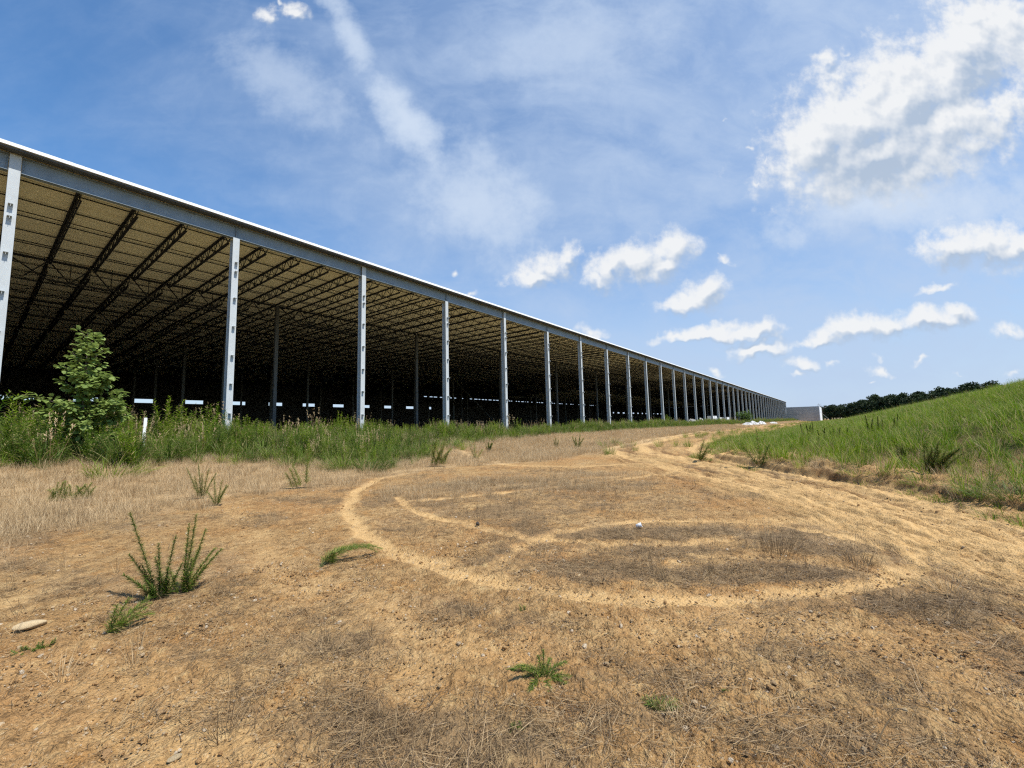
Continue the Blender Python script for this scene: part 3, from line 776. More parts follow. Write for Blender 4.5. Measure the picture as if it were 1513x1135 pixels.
# gravel and clods
def pebble(seed, flat=.7):
    import bmesh
    bm = bmesh.new(); bmesh.ops.create_icosphere(bm, subdivisions=2, radius=1.)
    r_ = random.Random(seed)
    o_ = [Vector((r_.uniform(-1, 1), r_.uniform(-1, 1), r_.uniform(-1, 1))).normalized() for _ in range(7)]
    for v in bm.verts:
        c_ = v.co.copy()
        for q in o_:
            d_ = c_.dot(q)
            if d_ > .55: c_ -= q*(d_-.55)*.8
        v.co = Vector((c_.x*r_.uniform(.97, 1.03), c_.y*.85, c_.z*flat))
    me = bpy.data.meshes.new('pebble'); bm.to_mesh(me); bm.free(); return me
m, nt, out = mat('gravel'); k = NT(nt); oi = k.n('ShaderNodeObjectInfo').outputs['Random']
cr = k.n('ShaderNodeValToRGB'); k.l(oi, cr.inputs[0]); e = cr.color_ramp.elements
e[0].color = (.42, .24, .10, 1); e[1].color = (.70, .60, .45, 1); e[1].position = 1
for p_, c_ in ((.35, (.46, .29, .13, 1)), (.6, (.34, .19, .08, 1)), (.8, (.55, .40, .22, 1))): q = e.new(p_); q.color = c_
nz = k.noise(k.n('ShaderNodeTexCoord').outputs['Object'], 2.5, 4, .6)
cc = k.mix(k.mapr(nz, .3, .7), cr.outputs[0], k.mix(.5, cr.outputs[0], (.3, .18, .08)))
nt.links.new(k.bsdf(cc, .9, k.bump(nz, .6, .2), .15), out.inputs[0]); M_grav = m
T_peb = []
for i in range(7):
    me = pebble(i, random.uniform(.5, .85)); me.materials.append(M_grav); T_peb.append(me)
P = np.concatenate([polar(60000, 1.3, 6, lambda x, y: 1-.75*masks(x, y)[0], 51), polar(30000, 6, 14, lambda x, y: 1-.8*masks(x, y)[0], 52)])
r_ = np.random.default_rng(5); n = len(P)
sc_ = .0038*np.exp(r_.normal(0, .62, n))*np.interp(np.hypot(P[:, 0], P[:, 1]), [2, 6, 14], [1, 1.5, 2.2]); sc_ = np.minimum(sc_, .028)
scatter('gravel', P, np.stack([r_.uniform(-.4, .4, n), r_.uniform(-.4, .4, n), r_.uniform(0, 6.28, n)], -1), sc_, r_.integers(0, 7, n), T_peb, 'small tan stones and clods on the dirt')

# ---------------------------------------------------------------- trees
def crown_pts(rx, rz, z0, n, lobes, seed):
    r_ = np.random.default_rng(seed); C = []
    for i in range(lobes):
        a = r_.uniform(0, 6.28); q = r_.uniform(.1, .75); zz = r_.uniform(-.8, .9)
        w_ = math.sqrt(max(0.05, 1-zz*zz))
        C.append((q*rx*w_*math.cos(a), q*rx*w_*math.sin(a), z0+rz*zz, r_.uniform(.25, .45)*rx))
    P = []
    for i in range(n):
        c_ = C[r_.integers(len(C))]; d_ = r_.normal(size=3); d_ /= np.linalg.norm(d_); rr = c_[3]*r_.uniform(.55, 1.08)
        P.append((c_[0]+d_[0]*rr, c_[1]+d_[1]*rr, c_[2]+d_[2]*rr*.75))
    return np.array(P), C
def big_tree(h, rx, seed, n=1500, ls=.42, m=None):
    random.seed(seed)
    tb = MB(); tb.tube([(0, 0, -.3), (ru(-.1, .1), 0, h*.3), (ru(-.3, .3), ru(-.2, .2), h*.6), (ru(-.3, .3), 0, h*.92)], [h*.018, h*.014, h*.009, .03], 7)
    P, C = crown_pts(rx, h*.33, h*.62, n, 16, seed)
    for c_ in C: tb.tube([(0, 0, h*ru(.3, .6)), (c_[0]*.5, c_[1]*.5, c_[2]-.8), (c_[0], c_[1], c_[2])], [h*.007, h*.005, .03], 5)
    cb = MB()
    for p in P:
        d_ = np.random.default_rng(int(abs(p[0]*1e4))+seed).normal(size=3); cb.leaf(p, d_, (ru(-1, 1), ru(-1, 1), .6), ls*ru(.6, 1.3), ls*ru(.5, .9))
    return tb, cb
wt = []
for i in range(5):
    tb, cb = big_tree(14, ru(3., 4.2), 100+i, 1700, .55)
    # one template mesh carrying both
    b = MB(); b.v = cb.v+tb.v; b.f = cb.f+[tuple(q+cb.n for q in f) for f in tb.f]; b.r = cb.r+tb.r; b.r2 = cb.r2+tb.r2; b.tip = cb.tip+tb.tip
    me = b.mesh('wood_tree', M_wood); me.materials.append(M_bark)
    mi = np.zeros(len(me.polygons), np.int32); mi[len(cb.f):] = 1; me.polygons.foreach_set('material_index', mi); wt.append(me)
P = []; r_ = np.random.default_rng(3)
def at_depth(px, Z): d = ray(px, 600); return d[0]/d[1]*Z, Z
WP = [(1160, 520), (1210, 450), (1262, 400), (1285, 330), (1335, 280), (1390, 225), (1430, 195), (1470, 172), (1520, 160), (1600, 150)]
WH = [(1160, 11), (1204, 15.5), (1262, 17), (1280, 19.5), (1330, 19.5), (1362, 18.5), (1387, 18.5), (1420, 18), (1450, 17), (1478, 16), (1500, 14), (1600, 14)]
ss = []
for rowk in range(5):
    px = 1150.
    while px < 1590:
        Z = np.interp(px, [a for a, b_ in WP], [b_ for a, b_ in WP])
        zz = Z+rowk*9+r_.uniform(-4, 4); X_, Y_ = at_depth(px, zz)
        hz = np.interp(px, [a for a, b_ in WH], [b_ for a, b_ in WH])*r_.uniform(.72, 1.06)
        P.append((X_, Y_, -3.4)); ss.append((hz+3.4)/14)
        px += 4.2/Z*FPX*r_.uniform(.6, 1.3)
P = np.array(P); n = len(P)
scatter('distant_wood', P, np.stack([np.zeros(n), np.zeros(n), r_.uniform(0, 6.28, n)], -1), np.array(ss), r_.integers(0, 5, n), wt, 'dark wood of dense trees beyond the grassy mound')
def tree_at(name, x, y, z, h, rx, seed, label, group=None, n=900, ls=.6):
    tb, cb = big_tree(h, rx, seed, n, ls)
    r = bpy.data.objects.new(name, None); COL.objects.link(r); r.location = (x, y, z)
    tag(r, label, 'tree', group); tb.obj('trunk', M_bark, r); cb.obj('crown', M_wood, r); return r
X_, Y_ = at_depth(1150, 480); tree_at('tree', X_, Y_, -.2, 17.8, 3.2, 301, 'rounded dark tree crown showing above the left part of the grey concrete wall')
X_, Y_ = at_depth(1158, 470); tree_at('tree', X_, Y_, -.2, 19.5, 2.6, 302, 'taller dark tree crown showing above the middle of the grey concrete wall')
# trees seen through the leftmost opening in the back wall
for i, (s_, t_) in enumerate(((-14, -132), (-7, -126), (0, -133), (5, -127), (11, -134))):
    x, y = xy(s_, t_); tree_at('tree', x, y, 0, 13.5+i % 3, 4.2, 310+i, 'green tree behind the back wall seen through the far left opening', 'trees behind the back wall', 1300, .8)
# bare tree by the wall
random.seed(5); b = MB(); X_, Y_ = at_depth(1213, 400)
def branch(b, p, d, L, r, lv):
    P = [np.array(p, float)]; d = np.array(d, float)
    for i in range(4):
        d = d+np.array([ru(-.2, .2), ru(-.2, .2), ru(-.05, .1)]); d /= np.linalg.norm(d); P.append(P[-1]+d*L/4)
    b.tube(P, np.linspace(r, r*.5, 5), 5)
    if lv > 0:
        for q in range(4):
            a = P[random.choice([2, 3, 4])]; dn = d+np.array([ru(-1, 1), ru(-1, 1), ru(-.2, .5)])*.8; branch(b, a, dn, L*.6, r*.5, lv-1)
branch(b, (0, 0, 0), (0, 0, 1), 9, .28, 3)
tag(b.obj('bare_tree', M_bark, None, False, (X_, Y_, -.2)), 'leafless bare tree rising just right of the grey concrete wall', 'tree')

# ---------------------------------------------------------------- sapling
def place(px, py, z=None):
    x, y, k_ = hit(px, py); return x, y, GZ(x, y)
def on_t(px, t):     # ground point at column px on the line t
    d = ray(px, 640); kk = t/(d[0]*NR[0]+d[1]*NR[1]); return d[0]*kk, d[1]*kk
x, y = on_t(118, -22.2); gz = GZ(x, y)
random.seed(77)
sap = bpy.data.objects.new('sapling', None); COL.objects.link(sap); sap.location = (x, y, gz)
sap.scale = (.86, .86, .92); tag(sap, 'young broad-leaved tree standing in the weeds before the first bay', 'tree')
tb = MB(); lb = MB()
topz = 5.35
tb.tube([(0, 0, -.1), (.05, 0, 1.5), (.0, .05, 3), (.03, 0, 4.2), (0, 0, topz-.1)], [.06, .05, .035, .02, .008], 7)
rv = np.array([.79, -.61*-1+0, 0]); rv = np.array([math.cos(.75), math.sin(.75), 0])  # image-right direction at this bearing
fw = np.array([-rv[1], rv[0], 0])
def limb(z, a, L, up, nl, rad=.018):
    d = rv*math.cos(a)+fw*math.sin(a)+np.array([0, 0, up]); d /= np.linalg.norm(d); p = np.array([0, 0, z]); P = [p]
    for i in range(6): d = d+np.array([ru(-.12, .12), ru(-.12, .12), ru(-.02, .1)]); d /= np.linalg.norm(d); p = p+d*L/6; P.append(p)
    tb.tube(P, np.linspace(rad, .004, 7), 5)
    for i in range(int(nl*1.6)):
        t = random.random()**.7; j = min(int(t*6), 5); q = P[j]+(P[j+1]-P[j])*(t*6-j)
        dr = np.array([ru(-1, 1), ru(-1, 1), ru(-.5, .6)]); dr /= np.linalg.norm(dr)
        q2 = q+dr*ru(.04, .22); sz = ru(.13, .24)
        lb.leaf(q2, dr+np.array([0, 0, -.3]), (ru(-.6, .6), ru(-.6, .6), 1), sz, sz*.92, None, .1)
for z, a, L, up, nl in [(.8, .3, 1.1, .25, 80), (.8, 2.8, 1.2, .3, 80), (1., 1.6, 1.0, .3, 70), (1., -1.4, 1.1, .3, 80), (1.2, 0, 1.5, .35, 120), (1.3, 3.1, 1.3, .35, 90), (1.5, .5, 1.6, .5, 120), (1.5, -.6, 1.5, .5, 110), (1.6, 2.4, 1.1, .5, 80), (1.7, -2.2, 1.1, .4, 80),
    (1.8, 0.1, 1.55, .5, 120), (2.1, 3.14, 1.75, .22, 42), (2.2, 1.5, 1., .7, 80), (2.3, -1.4, 1., .7, 80), (2.4, .2, 1.3, .85, 80), (2.6, -.4, 1.1, .8, 70), (2.6, 2.7, .8, .7, 45), (2.9, 0, .8, .9, 45), (3.0, -2., .7, .8, 45), (3.1, 3.0, .9, .8, 45), (3.3, 1.4, .6, .8, 35), (3.4, .2, .8, .8, 30), (3.7, 3.1, .75, .9, 30), (3.8, .1, .9, .9, 26), (4.2, -1, .5, 1, 26), (4.4, 2.6, .4, 1.2, 22), (4.6, .5, .6, 1.5, 28), (4.75, 3.2, .5, 2, 26), (.5, .2, 1.4, .2, 100), (.5, 3., 1.3, .2, 90)]:
    limb(z, a, L, up, nl)
for i in range(60):
    z = ru(1.5, topz); dr = np.array([ru(-1, 1), ru(-1, 1), ru(-.2, .6)]); dr /= np.linalg.norm(dr); sz = ru(.1, .18)
    lb.leaf(np.array([0, 0, z])+dr*.08, dr, (ru(-.6, .6), ru(-.6, .6), 1), sz, sz*.9, None, .1)
tb.obj('trunk', M_bark, sap); lb.obj('crown', M_leaf, sap)

# ---------------------------------------------------------------- marker post
x, y = on_t(212.5, -21.9); gz = GZ(x, y)
b = MB(); b.box((-.05, -.035, 0), (.05, .035, 1.62)); b.box((-.042, -.028, 1.62), (.042, .028, 1.64))
pm = b.obj('marker_post', M_post, None, False, (x, y, gz-.1), .6); pm.rotation_euler.y = .02
tag(pm, 'white plastic marker post standing in the green weeds right of the sapling', 'post')

# ---------------------------------------------------------------- individual weeds
WS = {1: 1.7, 2: 1.65, 3: 1.75, 4: 1.2, 5: 1.35, 6: 1.0, 7: 1.3, 8: 1.2, 9: 1.4, 17: .8, 18: .45, 19: .4, 20: .45, 21: .7, 22: .9, 23: .8, 24: .8, 26: .9}
def weed_thing(px, py, stems, label, name='weed', nl=70, ll=.09, lw=.007, seed=0, group=None, leafm=None, rad=.005, cat='plant', z_=None):
    random.seed(seed+1000); x, y = (hit(px, py)[:2]); gz = GZ(x, y)
    sb = MB(); lb = MB(); bear = math.atan2(x, y); rv = np.array([math.cos(bear), -math.sin(bear), 0]); fw = np.array([math.sin(bear), math.cos(bear), 0])
    ws = WS.get(seed, 1.2); wl = ws**.6
    for (off, lean, fl, L, bend) in stems:
        L *= ws*ru(.9, 1.1); bend += ru(-.3, .5) if L > .3 else 0
        leafy_stem(sb, lb, rv*off+np.array([0, 0, -.02]), rv*lean+fw*fl+np.array([0, 0, 1.]), L, int(nl*2.4*L/ws**.4/.5)+10, ll*wl*1.1, lw*wl*.75, bend+ru(-.25, .45), 0, rad)
    o = bpy.data.objects.new(name, None); COL.objects.link(o); o.location = (x, y, gz)
    sb.obj('stem', M_stem, o); lb.obj('leaves', leafm or M_weed, o)
    return tag(o, label, cat, group)
weed_thing(240, 884, [(-.03, -.28, .1, .50, .05), (-.02, -.05, 0, .30, .2), (.0, .1, .1, .33, .2), (-.05, -.55, -.1, .24, .3), (-.03, -.4, .2, .3, .2), (.02, -.12, -.2, .26, .1), (.03, .0, -.2, .2, .3), (-.04, -.7, .1, .16, .5), (-.02, -.3, -.3, .18, .4), (.03, .3, .1, .2, .5), (-.06, -.2, .2, .24, .3), (.01, .15, -.3, .15, .4)], 'tall leafy weed with one long stalk leaning left, lower left of the dirt lot', 'weed', 130, .045, .005, 1)
weed_thing(268, 878, [(0, .15, .0, .47, -.1), (0, .32, .1, .42, -.1), (.01, .02, .1, .40, -.1), (.02, .62, -.05, .30, -.3), (.0, .2, -.2, .24, .1), (.01, .45, .1, .30, .1), (.02, .8, .1, .2, -.4), (-.02, -.3, .1, .18, .3), (.03, .1, -.3, .16, .4), (.0, .3, .3, .3, .2)], 'leafy weed forking into several stalks, right beside the left-leaning tall weed', 'weed', 130, .045, .005, 2)
weed_thing(470, 838, [(0, .75, .2, .48, 1.5), (.01, .6, .1, .42, 1.7), (.02, .9, 0, .38, 1.3), (.0, .5, .3, .30, 1.6), (.14, .1, 0, .1, .3), (.17, -.1, 0, .09, .3)], 'green weed arching over to the right on bare dirt left of the wheel tracks', 'weed', 110, .06, .004, 3)
weed_thing(803, 1000, [(0, -.9, -.3, .24, 1.6), (0, -.5, -.8, .22, 1.8), (0, .2, -.9, .20, 1.5), (0, .8, -.4, .20, 1.5), (0, .6, .2, .15, .8), (0, 0, .3, .15, .3), (0, -.8, .2, .20, 1.2), (0, -.2, .1, .13, .3), (0, .4, .5, .12, .4), (0, -.4, -.3, .2, 1.2), (0, 1.1, -.1, .18, 1.5)], 'dark green spreading weed with drooping stalks, bottom centre foreground', 'weed', 150, .04, .0045, 4)
weed_thing(158, 938, [(0, .55, .2, .25, .6), (.01, .75, .1, .26, .7), (0, .35, .1, .22, .4), (.01, .9, -.1, .22, .6), (0, .2, -.1, .17, .3), (.02, .6, -.1, .24, .6)], 'bright green feathery weed leaning right below the tall weeds on the left', 'weed', 130, .06, .004, 5)
weed_thing(55, 962, [(ru(-.08, .08), ru(-.6, .6), ru(-.4, .3), .08, .8) for _ in range(14)], 'low grey-green weed cushion just below the flat tan stone', 'weed', 90, .03, .006, 6)
weed_thing(296, 738, [(0, -.35, 0, .60, -.1), (.02, -.1, .1, .62, 0), (.04, .12, 0, .60, 0), (.0, -.22, .1, .5, 0), (.05, .3, 0, .5, .1), (.02, 0, 0, .45, 0)], 'spiky green weed with upright fanned stalks in the dry grass on the left', 'weed', 80, .07, .007, 7)
weed_thing(319, 748, [(0, -.1, 0, .5, 0), (.02, .1, .1, .5, 0), (.0, .4, 0, .4, .1), (.0, -.35, 0, .35, .1), (.02, .25, 0, .42, .1)], 'smaller spiky green weed directly right of the fanned spiky weed', 'weed', 80, .07, .007, 8)
weed_thing(452, 722, [(0, .02, 0, .95, .05), (-.1, -.3, 0, .5, .2), (-.2, -.3, 0, .45, .2), (-.3, -.4, .2, .4, .1)], 'single tall thin green stalk at the edge of the dry grass', 'weed', 60, .13, .009, 9)
weed_thing(722, 668, [(ru(-.08, .08), ru(-.5, .5), ru(-.4, .4), .5, .2) for _ in range(12)], 'small rounded olive shrub in the dry grass near the third column', 'shrub', 80, .09, .009, 10)
weed_thing(703, 681, [(0, .5, 0, .55, .9), (0, -.1, 0, .95, .1), (0, -.3, .1, .6, .5)], 'thin curved green weed just left of the small olive shrub', 'weed', 30, .18, .012, 11)
weed_thing(822, 662, [(0, 0, 0, .6, 0), (.05, .2, 0, .5, 0), (-.05, -.2, 0, .5, .1)], 'small upright green weed in dry grass below the fifth column', 'weed', 60, .12, .013, 12)
weed_thing(853, 664, [(0, -.3, 0, .7, 0), (.05, .2, 0, .85, 0), (-.05, 0, 0, .7, .1), (0, .5, 0, .7, .1)], 'forked green weed in the dry grass, the larger of the pair below the sixth column', 'weed', 60, .15, .015, 13)
weed_thing(644, 690, [(ru(-.3, .3), ru(-.4, .4), 0, ru(.6, 1.0), .2) for _ in range(8)], 'clump of upright green stalks standing right of the low green grass clump', 'weed', 60, .16, .012, 14)
weed_thing(1032, 682, [(0, .25, 0, .8, .2), (.05, .5, 0, .7, .3), (-.02, .7, .1, .6, .6), (0, .9, 0, .5, .8)], 'dark stalked weed leaning right at the left tip of the green mound grass', 'weed', 40, .2, .014, 15)
weed_thing(1124, 692, [(0, -.02, 0, 1.1, .1), (.0, -.6, 0, .9, .5), (0, .3, 0, .7, .4)], 'tall narrow weed at the edge of the mound beside the dirt track', 'weed', 40, .18, .013, 16)
weed_thing(1378, 702, [(ru(-.12, .12), ru(-.15, .75), ru(-.3, .3), ru(.75, 1.1), .3) for _ in range(16)], 'big dark green plant fanning out at the foot of the mound on the right', 'weed', 80, .14, .009, 17)
weed_thing(1197, 648, [(ru(-.3, .3), ru(-.15, .15), 0, ru(1.2, 1.9), 0) for _ in range(7)], 'dark upright dock stalks standing in the mound grass below the concrete wall', 'weed', 110, .10, .03, 18)
weed_thing(1232, 652, [(ru(-.5, .5), ru(-.2, .2), 0, ru(1.0, 1.5), 0) for _ in range(9)], 'dark bushy stalks in the mound grass, right of the upright dock stalks', 'weed', 90, .10, .03, 19)
weed_thing(1307, 640, [(ru(-.5, .5), ru(-.2, .2), 0, ru(1.1, 1.8), 0) for _ in range(6)], 'dark upright stalks higher on the mound below the wooded skyline', 'weed', 90, .10, .03, 20)
weed_thing(1335, 690, [(ru(-.1, .1), ru(-.25, .15), 0, ru(.7, 1.0), 0) for _ in range(6)], 'narrow dark weed stalks just left of the big fanning plant', 'weed', 80, .10, .012, 21)
weed_thing(975, 1050, [(ru(-.02, .02), ru(-.6, .8), ru(-.4, .4), ru(.08, .14), 1.) for _ in range(9)], 'small green and straw tuft right of the spreading foreground weed', 'weed', 50, .05, .004, 22)
weed_thing(1072, 1028, [(ru(-.02, .02), ru(-.3, .3), 0, .07, .4) for _ in range(4)], 'tiny green sprig in the bare dirt, lower centre right', 'weed', 60, .03, .005, 23)
weed_thing(765, 1078, [(ru(-.05, .05), ru(-.6, .6), ru(-.4, .3), .06, .8) for _ in range(9)], 'low bluish green sprig below the spreading foreground weed', 'weed', 80, .03, .005, 24)
weed_thing(100, 740, [(ru(-.6, .6), ru(-.5, .5), 0, ru(.25, .4), .5) for _ in range(14)], 'low green weed patch in the dry grass at far left', 'weed', 70, .1, .008, 25)
weed_thing(775, 905, [(ru(-.02, .02), ru(-.3, .3), 0, .09, .2) for _ in range(3)], 'tiny green sprout between the wheel tracks and the spreading weed', 'weed', 80, .03, .004, 26)
# arching grass clump (light, low) on the left edge of the belt
def grass_thing(px, py, n, h, spread, lean, w, label, seed, m=None, arch=1.2, lr=0., cat='plant', name='grass_clump', segs=5):
    random.seed(seed+2000); x, y = hit(px, py)[:2]; gz = GZ(x, y)
    bear = math.atan2(x, y); rv = np.array([math.cos(bear), -math.sin(bear), 0]); b = MB()
    for i in range(n):
        th = ru(0, 6.28); l = abs(random.gauss(0, lean)); rr = spread*math.sqrt(random.random())
        b.blade((rr*math.cos(th), rr*math.sin(th), -.02), np.array([math.cos(th)*l, math.sin(th)*l, 1])+rv*lr, h*ru(.5, 1.1), w*ru(.7, 1.3), arch*ru(.4, 1.3), segs)
    return tag(b.obj(name, m or M_green, None, False, (x, y, gz)), label, cat)
grass_thing(500, 695, 220, 1.1, .45, .7, .011, 'low arching green grass clump in front of the second bay', 31, None, 1.6, -.2)
grass_thing(550, 697, 260, 1.15, .5, .8, .011, 'long bent green grass clump lying forward before the second column', 32, None, 1.8, .3)
grass_thing(430, 690, 160, .9, .4, .6, .010, 'green grass clump left of the long bent clump', 33, None, 1.4, 0)
grass_thing(170, 705, 200, 1.0, .7, .7, .011, 'bright green arching grass clump in front of the sapling', 34, M_mound, 1.5, .2)
grass_thing(1150, 815, 260, .30, .28, .55, .0028, 'grey dead brush clump in the middle of the wheel circle', 35, M_straw, .6, .1, 'plant', 'dead_brush')
grass_thing(1265, 835, 90, .22, .14, .6, .0026, 'smaller dead brush clump at the right end of the wheel circle', 36, M_straw, .5, 0, 'plant', 'dead_brush')
grass_thing(1405, 880, 60, .30, .10, .9, .0035, 'pale dead branches lying right of the wheel circle', 37, M_dry, .5, .2, 'plant', 'dead_brush')
grass_thing(1132, 800, 16, .5, .05, .25, .003, 'tall pale dead stalks rising from the grey brush clump', 38, M_dry, .3, 0, 'plant', 'dead_stalks')
grass_thing(1480, 735, 240, .7, .4, .8, .007, 'dark green grass hanging over the eroded bank at the right edge', 39, M_green, 1.9, -.4)
grass_thing(200, 985, 30, .36, .05, .3, .0025, 'thin pale stalks below the feathery weed', 40, M_dry, .4, 0, 'plant', 'dead_stalks')
grass_thing(330, 1090, 36, .30, .06, .3, .0022, 'brown dead stalks in the bottom left foreground', 41, M_straw, .4, 0, 'plant', 'dead_stalks')
grass_thing(1283, 1120, 2, .62, .01, .10, .008, 'single long pale straw stalk curving up at lower right', 42, M_dry, .5, .25, 'plant', 'dead_stalks')
grass_thing(1010, 1075, 70, .14, .08, .8, .0022, 'flattened tan straw tuft next to the small green tuft', 43, M_dry, .9, .3, 'plant', 'dead_brush')
grass_thing(95, 1000, 50, .2, .1, .7, .0025, 'dry grass tuft left of the feathery weed at the left edge', 44, M_dry, .9, .1, 'plant', 'dead_brush')
# ---------------------------------------------------------------- stones and litter
def stone(px, py, sx, sy, sz, seed, mt, label, name='stone', sink=.3):
    me = pebble(seed, 1.); me.materials.clear(); me.materials.append(mt)
    x, y = hit(px, py)[:2]; o = bpy.data.objects.new(name, me); COL.objects.link(o); o.location = (x, y, GZ(x, y)+sz*(1-sink)); o.scale = (sx, sy, sz); o.rotation_euler = (0.05, .06, .85)
    md_ = o.modifiers.new('soft', 'SUBSURF'); md_.levels = md_.render_levels = 1
    return tag(o, label, 'stone')
stone(46, 930, .125, .08, .05, 61, M_rock, 'flat pale tan stone at the left edge of the dirt')
stone(706, 777, .05, .035, .045, 62, M_darkrock, 'small dark stone beside the pale inner wheel track')
stone(857, 852, .05, .035, .02, 63, M_rock, 'pale stone on the near side of the wheel circle')
stone(690, 853, .03, .02, .015, 68, M_rock, 'small pale stone left of the near wheel track')
stone(1338, 1052, .035, .025, .012, 64, M_rock, 'light pebble by the bottom right corner straw')
stone(256, 1123, .04, .025, .012, 65, M_rock, 'pale pebble at the bottom edge left of centre')
stone(467, 931, .018, .015, .012, 66, M_rock, 'tiny tan pebble left of centre foreground')
stone(308, 963, .02, .016, .012, 67, M_rock, 'tiny pale pebble right of the feathery weed')
b = MB(); random.seed(9); R_ = 18
x, y = hit(940, 781)[:2]
V = []; F = []
for i in range(4):
    for j in range(R_):
        a = 2*math.pi*j/R_; rr = [.034, .038, .043, .046][i]*(1+.12*math.sin(3*a+i)); V.append((rr*math.cos(a), rr*math.sin(a)*.75, i*.028+ru(-.004, .004)))
F = [(i*R_+j, i*R_+(j+1) % R_, (i+1)*R_+(j+1) % R_, (i+1)*R_+j) for i in range(3) for j in range(R_)]+[tuple(range(R_))[::-1]]
b.add(V, F); cup = b.obj('crushed_cup', M_white, None, True, (x, y, GZ(x, y)+.035)); cup.rotation_euler = (1.3, .3, 1.2)
tag(cup, 'crushed white cup lying inside the far part of the wheel circle', 'litter')

# ---------------------------------------------------------------- things by the far columns
def local_pt(px, t, z):
    d = ray(px, 615); kk = t/(d[0]*NR[0]+d[1]*NR[1]); return d[0]*kk, d[1]*kk, z
for i, (px, t, w_, h_, lab) in enumerate(((1052, -29.5, 4.8, 2.1, 'large white crate just inside the warehouse, leftmost of the white crates'), (1060, -29.0, 3.4, 1.7, 'white crate touching the right side of the large white crate'), (1072, -30.0, 4.2, 1.8, 'white crate standing alone between far columns'))):
    x, y, z = local_pt(px, t, FLZ); b = MB()
    b.box((-w_/2, -.8, .12), (w_/2, .8, h_)); 
    for q in (-.42, 0, .42): b.box((w_*q-.12, -.78, 0), (w_*q+.12, .78, .119))
    b.box((-w_/2-.04, -.84, h_+.001), (w_/2+.04, .84, h_+.06))
    for q in (-.5, -.17, .17, .5): b.box((w_*q-.05, -.83, .12), (w_*q+.05, -.801, h_))
    tag(b.obj('white_crate', M_white, None, False, (x, y, z), ROT), lab, 'crate', 'white crates at the far bays')
def tarp(px, t, w_, h_, lab, seed):
    x, y, _ = local_pt(px, t, 0); z = GZ(x, y); n = 22; V = []; r0 = seed*7.
    g = np.linspace(-1, 1, n); A_, B_ = np.meshgrid(g, g, indexing='ij')
    d_ = np.clip(1-np.maximum(abs(A_), abs(B_))**2.5, 0, 1); zz = h_*d_*(.25+1.2*fbm(A_*2.2+r0, B_*2.2, 4, seed, .6))-.02
    V = np.stack([A_*w_/2*(1+.15*vn(B_*3+9, A_*2, seed)), B_*1.1, zz], -1).reshape(-1, 3)
    F = [(i*n+j, (i+1)*n+j, (i+1)*n+j+1, i*n+j+1) for i in range(n-1) for j in range(n-1)]
    b = MB(); b.add(V, F); tag(b.obj('crumpled_sheeting', M_sheet, None, False, (x, y, z+.02), ROT), lab, 'debris', 'white sheeting heaps')
tarp(1103, -18.5, 3.4, 0.75, 'small white crumpled sheeting heap, leftmost of the heaps on the ground', 1)
tarp(1113, -18.2, 4.6, 0.98, 'middle heap of crumpled white sheeting by the far weeds', 2)
tarp(1124, -17.8, 5.0, 1.05, 'largest pile of white crumpled sheeting where the track fades away', 3)
tarp(1142, -17.5, 6.0, 0.68, 'low white sheeting strip beyond the largest pile', 4)
tarp(1022, -26.5, 1.6, 1.4, 'small white bundle in the weeds left of the white crates', 5)
tarp(1034, -26.5, 1.2, 1.3, 'white bundle in the weeds next to the far crates, second from left', 6)
# far bush in front of the columns
x, y, _ = local_pt(1100, -23.5, 0)
random.seed(4); bs = bpy.data.objects.new('bush', None); COL.objects.link(bs); bs.location = (x, y, GZ(x, y)); tag(bs, 'light green leafy bush in front of the far columns', 'bush')
tb = MB(); lb = MB()
for i in range(16):
    a = ru(0, 6.28); q = ru(.2, 2.6); h_ = ru(1.6, 4.4)*(1-.12*q); tip = np.array([q*math.cos(a), q*math.sin(a), h_]); tb.tube([(0, 0, 0), tip*.5, tip], [.04, .03, .01], 4)
    for j in range(80):
        t = random.random()**.6; d_ = np.random.default_rng(i*100+j).normal(size=3); lb.leaf(tip*t+d_*.28, d_, (0, 0, 1), ru(.2, .4), ru(.2, .32))
tb.obj('stem', M_bark, bs); lb.obj('leaves', foliage('bush_leaf', (.11, .19, .04), (.19, .30, .07), None, 0, .3), bs)

# ---------------------------------------------------------------- sky, sun
SUN_AZ, SUN_EL = math.radians(124), math.radians(58)      # bearing clockwise from +Y
w = bpy.data.worlds.new('World'); SC.world = w; w.use_nodes = True; nt = w.node_tree; nt.nodes.clear(); k = NT(nt)
sky = k.n('ShaderNodeTexSky', sky_type='NISHITA'); sky.sun_disc = False; sky.sun_elevation = SUN_EL; sky.sun_rotation = SUN_AZ
sky.air_density = 1.0; sky.dust_density = .3; sky.ozone_density = 2.5; sky.altitude = 50
dirv = k.n('ShaderNodeTexCoord').outputs['Generated']
sp = k.n('ShaderNodeSeparateXYZ'); k.l(dirv, sp.inputs[0]); dx, dy, dz = sp.outputs
ady = k.math('MAXIMUM', k.math('ABSOLUTE', dy), .12)
cb = k.n('ShaderNodeCombineXYZ'); k.l(k.math('DIVIDE', dx, ady), cb.inputs[0]); k.l(k.math('DIVIDE', dz, ady), cb.inputs[1]); pv = cb.outputs[0]
def gp(px, py): d = ray(px, py); return d[0]/d[1], d[2]/d[1]
